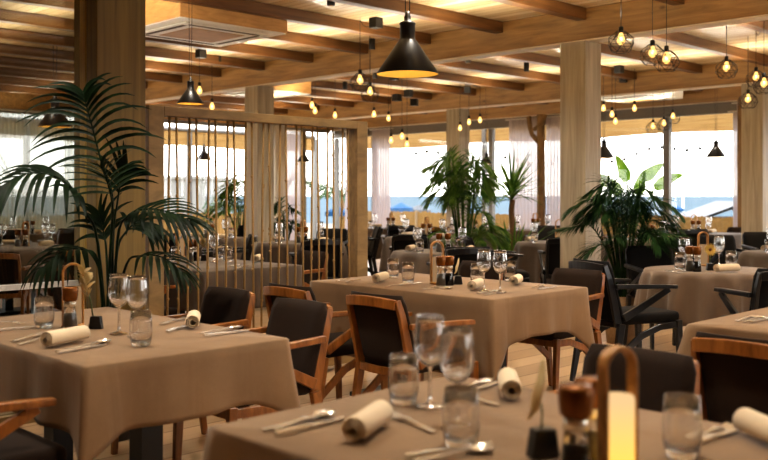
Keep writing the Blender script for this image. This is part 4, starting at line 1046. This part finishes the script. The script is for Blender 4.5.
# ================================================================ CURTAINS
def curtain(p, q, z0, z1, mat, label, folds=9, amp=.05, pinch=None):
    p, q = Vector(p), Vector(q); d = (q - p); L = d.length; d.normalize(); s = Vector((-d.y, d.x, 0)); n = folds * 8; rows = 14; vs = []; fs = []
    for j in range(rows + 1):
        v = j / rows; z = z1 + (z0 - z1) * v
        for i in range(n + 1):
            u = i / n; sh = 1.0
            if pinch: sh = 1 - pinch * math.exp(-((v - .55) / .25) ** 2)
            c = p + d * (L * (.5 + (u - .5) * sh)) + s * (amp * math.sin(u * folds * 2 * PI + .4 * math.sin(v * 4)) * (.5 + .5 * v)); vs.append((c.x, c.y, z))
    for j in range(rows):
        for i in range(n): a = j * (n + 1) + i; fs.append((a, a + 1, a + n + 2, a + n + 1))
    t = thing('curtain', label, 'curtain'); m = MB(); m.add(vs, fs, True); m.build('drape', mat, t)
    m = MB(); m.tube([p + Vector((0, 0, z1 + .012)) - d * .08, q + Vector((0, 0, z1 + .012)) + d * .08], .012, 8); m.build('curtain_rod', 'white_metal', t)
cxf = XF - .2
def yat(px): a = (px - CX) / F; return cxf * (1 - a) / (1 + a)
curtain((cxf, yat(372), 0), (cxf, yat(390), 0), .03, 2.72, 'sheer_curtain', 'white sheer curtain beside the screen post', 7)
curtain((cxf, yat(345), 0), (cxf, yat(359), 0), .03, 2.72, 'sheer_curtain', 'white sheer curtain behind the last rods of the screen', 5)
curtain((cxf, yat(509), 0), (cxf, yat(537), 0), .03, 2.72, 'sheer_curtain', 'white sheer curtain hanging beside the log post', 8, .05)
curtain((cxf, yat(546), 0), (cxf, yat(566), 0), .03, 2.72, 'sheer_curtain', 'white sheer curtain between log post and square column', 6)
curtain((cxf, yat(733), 0), (cxf, yat(738), 0), .03, 2.6, 'sheer_curtain', 'thin sheer curtain at the edge of the sea window', 3, .03)
curtain((cxf - .1, yat(739.5), 0), (cxf - .1, yat(746), 0), 1.75, 2.72, 'sheer_curtain', 'short tied-up sheer curtain beside the paired column', 4, .04)
cyf = YF - .2
def xat(px): a = (px - CX) / F; return cyf * (1 + a) / (1 - a)
curtain((xat(281), cyf, 0), (xat(300), cyf, 0), .03, 2.72, 'sheer_curtain', 'white sheer curtain seen through the middle rods', 7)
curtain((xat(-40), cyf, 0), (xat(76), cyf, 0), .03, 2.75, 'thin_curtain', 'long thin grey curtain across the window of the glazed-off room', 30, .05)

# ================================================================ MORE PLANTS
b = at(624, 8.1); bushy_palm('arching_palm', 'dense dark arching palm in a pot by the pale square column', b, 32, .85, 1.4, .58, .24, .015, 'dark_palm_leaf', (.19, .42, 'pot_clay'), 30, 5, .7)
b = at(464, 10.6); bushy_palm('areca_palm', 'bushy green areca palm in the planter before the sea view', b, 34, .8, 1.75, .53, .28, .022, 'areca_leaf', (.24, .4, 'pot_clay'), 22, 8, .7)
b = at(512, 11.7); t = thing('dracaena', 'spiky dracaena on a bare trunk beside the bushy areca palm', 'plant', (b.x, b.y, 0)); pot(t, .2, .55, 'pot_clay', True)
m = MB(); m.tube([(0, 0, .5), (.02, 0, .8), (0, .01, 1.1), (.01, 0, 1.24)], [.045, .04, .036, .034], 10); m.build('trunk', 'trunk_brown', t)
random.seed(4); m = MB()
for k in range(70):
    a = k * 2.4; el = random.uniform(-.1, 1.3); d = Vector((math.cos(a) * math.cos(el), math.sin(a) * math.cos(el), math.sin(el))); leaflet(m, Vector((0, 0, 1.22 + .1 * random.random())), d, Vector((0, 0, 1)) + d * .1, random.uniform(.46, .68), .042, .5, 5)
m.build('crown', 'areca_leaf', t)
m = MB()
for k in range(30):
    a = k * 2.4; el = random.uniform(.5, 1.4); d = Vector((math.cos(a) * math.cos(el), math.sin(a) * math.cos(el), math.sin(el))); leaflet(m, Vector((.08 * math.cos(a), .08 * math.sin(a), .5)), d, Vector((0, 0, 1)) + d * .1, random.uniform(.4, .62), .045, .35, 5)
m.build('lower_leaves', 'areca_leaf', t)
b = at(240, 13.8); bushy_palm('garden_palm', 'leafy palm in a beige planter behind the rod screen', b, 14, 1.0, 1.7, .5, .34, .04, 'areca_leaf', (.26, .62, 'pot_clay', True), 12, 12, .6)
b = at(284, 13.0); bushy_palm('small_palm', 'small dark palm by the square column behind the rods', b, 9, .8, 1.25, .25, .2, .03, 'dark_palm_leaf', (.16, .5, 'pot_clay'), 11, 14, .7)
def mk_tree():
    t = thing('palm_tree', 'x', 'tree'); m = MB(); m.tube([(0, 0, 0), (.05, 0, 1.0), (0, .05, 2.0)], [.14, .11, .1], 10); m.build('trunk', 'trunk_brown', t); random.seed(21)
    for k in range(14):
        a = k * 2.4; d = Vector((math.cos(a), math.sin(a), 0)); h = random.uniform(-.1, .6)
        frond([Vector((0, .05, 2.0)), Vector((0, .05, 2.2)) + d * .3 + Vector((0, 0, h * .5)), Vector((0, 0, 2.2)) + d * .75 + Vector((0, 0, h)), Vector((0, 0, 2.0)) + d * 1.1 + Vector((0, 0, h * .6))], 14, .4, .05, Vector((0, 0, 1)) - d * .3, 'outdoor_leaf', t, .2, 60, .9, .015, 'outdoor_leaf', 20, .5)
    return t
ptree = Maker(mk_tree)
for (px, D, s, lb) in ((316, 26, .85, 'green palm tree outside seen through the later rods'), (343, 31, .8, 'smaller palm tree outside by the screen post'), (228, 25, .6, 'palm tree outside beyond the garden windows')):
    c = at(px, D); ptree(lb, (c.x, c.y, -.4), random.uniform(0, 6), scale=s)
# banana plant on the terrace
b = at(632, 17.2); t = thing('banana_plant', 'sunlit yellow-green banana plant on the terrace outside', 'plant', (b.x, b.y, 0)); pot(t, .25, .5, 'pot_dark'); sd = Vector((1, -1, 0)).normalized()
for (dx, z, tilt, L) in ((-.40, 1.72, -1.2, .5), (-.1, 1.75, -.3, .55), (.22, 1.78, .7, .5), (.42, 1.62, .9, .62), (-.22, 1.5, -.6, .5), (.1, 1.5, .2, .5)):
    m = MB(); z -= .2; base = sd * dx + Vector((0, 0, z)); d = sd * math.sin(tilt) + Vector((0, 0, math.cos(tilt)))
    m.tube(bez([(0, 0, .45), sd * dx * .3 + Vector((0, 0, z * .6)), base], 8), .018, 6)
    leaflet(m, base, d, VIEW, L, .3, .6, 7); m.build('leaf', 'banana_leaf', t)

# ================================================================ LIGHT, WORLD, CAMERA
w = bpy.data.worlds.new('World'); scn.world = w; w.use_nodes = True; nt = w.node_tree; nt.nodes.clear()
out = nt.nodes.new('ShaderNodeOutputWorld'); bg = nt.nodes.new('ShaderNodeBackground'); tc = nt.nodes.new('ShaderNodeTexCoord'); sp = nt.nodes.new('ShaderNodeSeparateXYZ')
lk(nt, tc.outputs['Generated'], sp.inputs[0]); r = ramp(nt, sp.outputs[2], (1.0, .97, .91, 1), (.80, .88, 1.0, 1), .0, .6); lk(nt, r.outputs[0], bg.inputs['Color']); bg.inputs['Strength'].default_value = 4.2
lk(nt, bg.outputs[0], out.inputs[0])
def area(name, loc, rot, sx, sy_, power, col, portal=False):
    l = bpy.data.lights.new(name, 'AREA'); l.shape = 'RECTANGLE'; l.size = sx; l.size_y = sy_; l.energy = power; l.color = col
    o = bpy.data.objects.new(name, l); C.objects.link(o); o.location = loc; o.rotation_euler = rot
    if portal: l.cycles.is_portal = True
    return o
area('portal_sea', (XF + .35, (YB + YF) / 2, 1.4), (0, -PI / 2, PI), 2.8, YF - YB, 1, (1, 1, 1), True)
area('portal_garden', ((XB + XF) / 2, YF + .35, 1.4), (-PI / 2, 0, 0), XF - XB, 2.8, 1, (1, 1, 1), True)
area('portal_south', (6.0, YB - .2, 1.6), (PI / 2, 0, 0), 6, 1.5, 1, (1, 1, 1), True)
def point(loc, power, col=(1, .72, .40), r=.12):
    l = bpy.data.lights.new('lamp', 'POINT'); l.energy = power; l.color = col; l.shadow_soft_size = r
    o = bpy.data.objects.new('lamp', l); C.objects.link(o); o.location = loc
WARM = (1, .92, .76)
for (x, p) in ((.4, 55), (4.0, 120), (6.6, 115), (8.9, 115), (11.0, 115), (13.2, 80)):     # added unseen strip lamps that brighten the ceiling boards
    area('ceiling_fill', (x, (YB + YF) / 2, 2.72), (PI, 0, 0), .06, YF - YB - 1, p, WARM)
def spotlamp(x, y, p, r=.06, z=2.96, size=2.2):
    l = bpy.data.lights.new('down_fill', 'SPOT'); l.energy = p; l.color = (1, .92, .80); l.spot_size = size; l.spot_blend = .7; l.shadow_soft_size = r
    o = bpy.data.objects.new('down_fill', l); C.objects.link(o); o.location = (x, y, z)
for (x, y, p) in ((1.85, 3.5, 105), (4.3, 3.8, 105), (1.75, 1.25, 105), (4.15, 1.15, 105), (4.2, 6.3, 90), (T5c.x, T5c.y, 90), (T6c.x, T6c.y, 60), (T7c.x, T7c.y, 60), (T10c.x, T10c.y, 60), (T13c.x, T13c.y, 60), (T15c.x, T15c.y, 55), (T8c.x, T8c.y, 50), (T20c.x, T20c.y, 50), (T17c.x, T17c.y, 50), (3.2, 2.6, 25), (6.0, 4.2, 40), (.9, 4.5, 40), (.7, 4.92, 60), (-.2, 2.2, 14)):  # unseen spots added to brighten the tables and the ochre column
    spotlamp(x, y, p * .8)
cam = bpy.data.cameras.new('Camera'); cam.sensor_width = 36; cam.lens = 36 * F / 768; cam.shift_y = -35 / 768; cam.clip_end = 5000
cam.dof.use_dof = True; cam.dof.focus_distance = 5.6; cam.dof.aperture_fstop = 2.8
co = bpy.data.objects.new('Camera', cam); C.objects.link(co); co.location = (0, 0, H); co.rotation_euler = (PI / 2, 0, -PI / 4); scn.camera = co
scn.view_settings.view_transform = 'Standard'; scn.view_settings.look = 'Medium High Contrast'; scn.view_settings.exposure = 0.5
cy = scn.cycles; cy.use_denoising = True; cy.max_bounces = 12; cy.transmission_bounces = 10; cy.diffuse_bounces = 4; cy.glossy_bounces = 4; cy.transparent_max_bounces = 24; cy.caustics_reflective = False; cy.caustics_refractive = False; cy.sample_clamp_indirect = 6
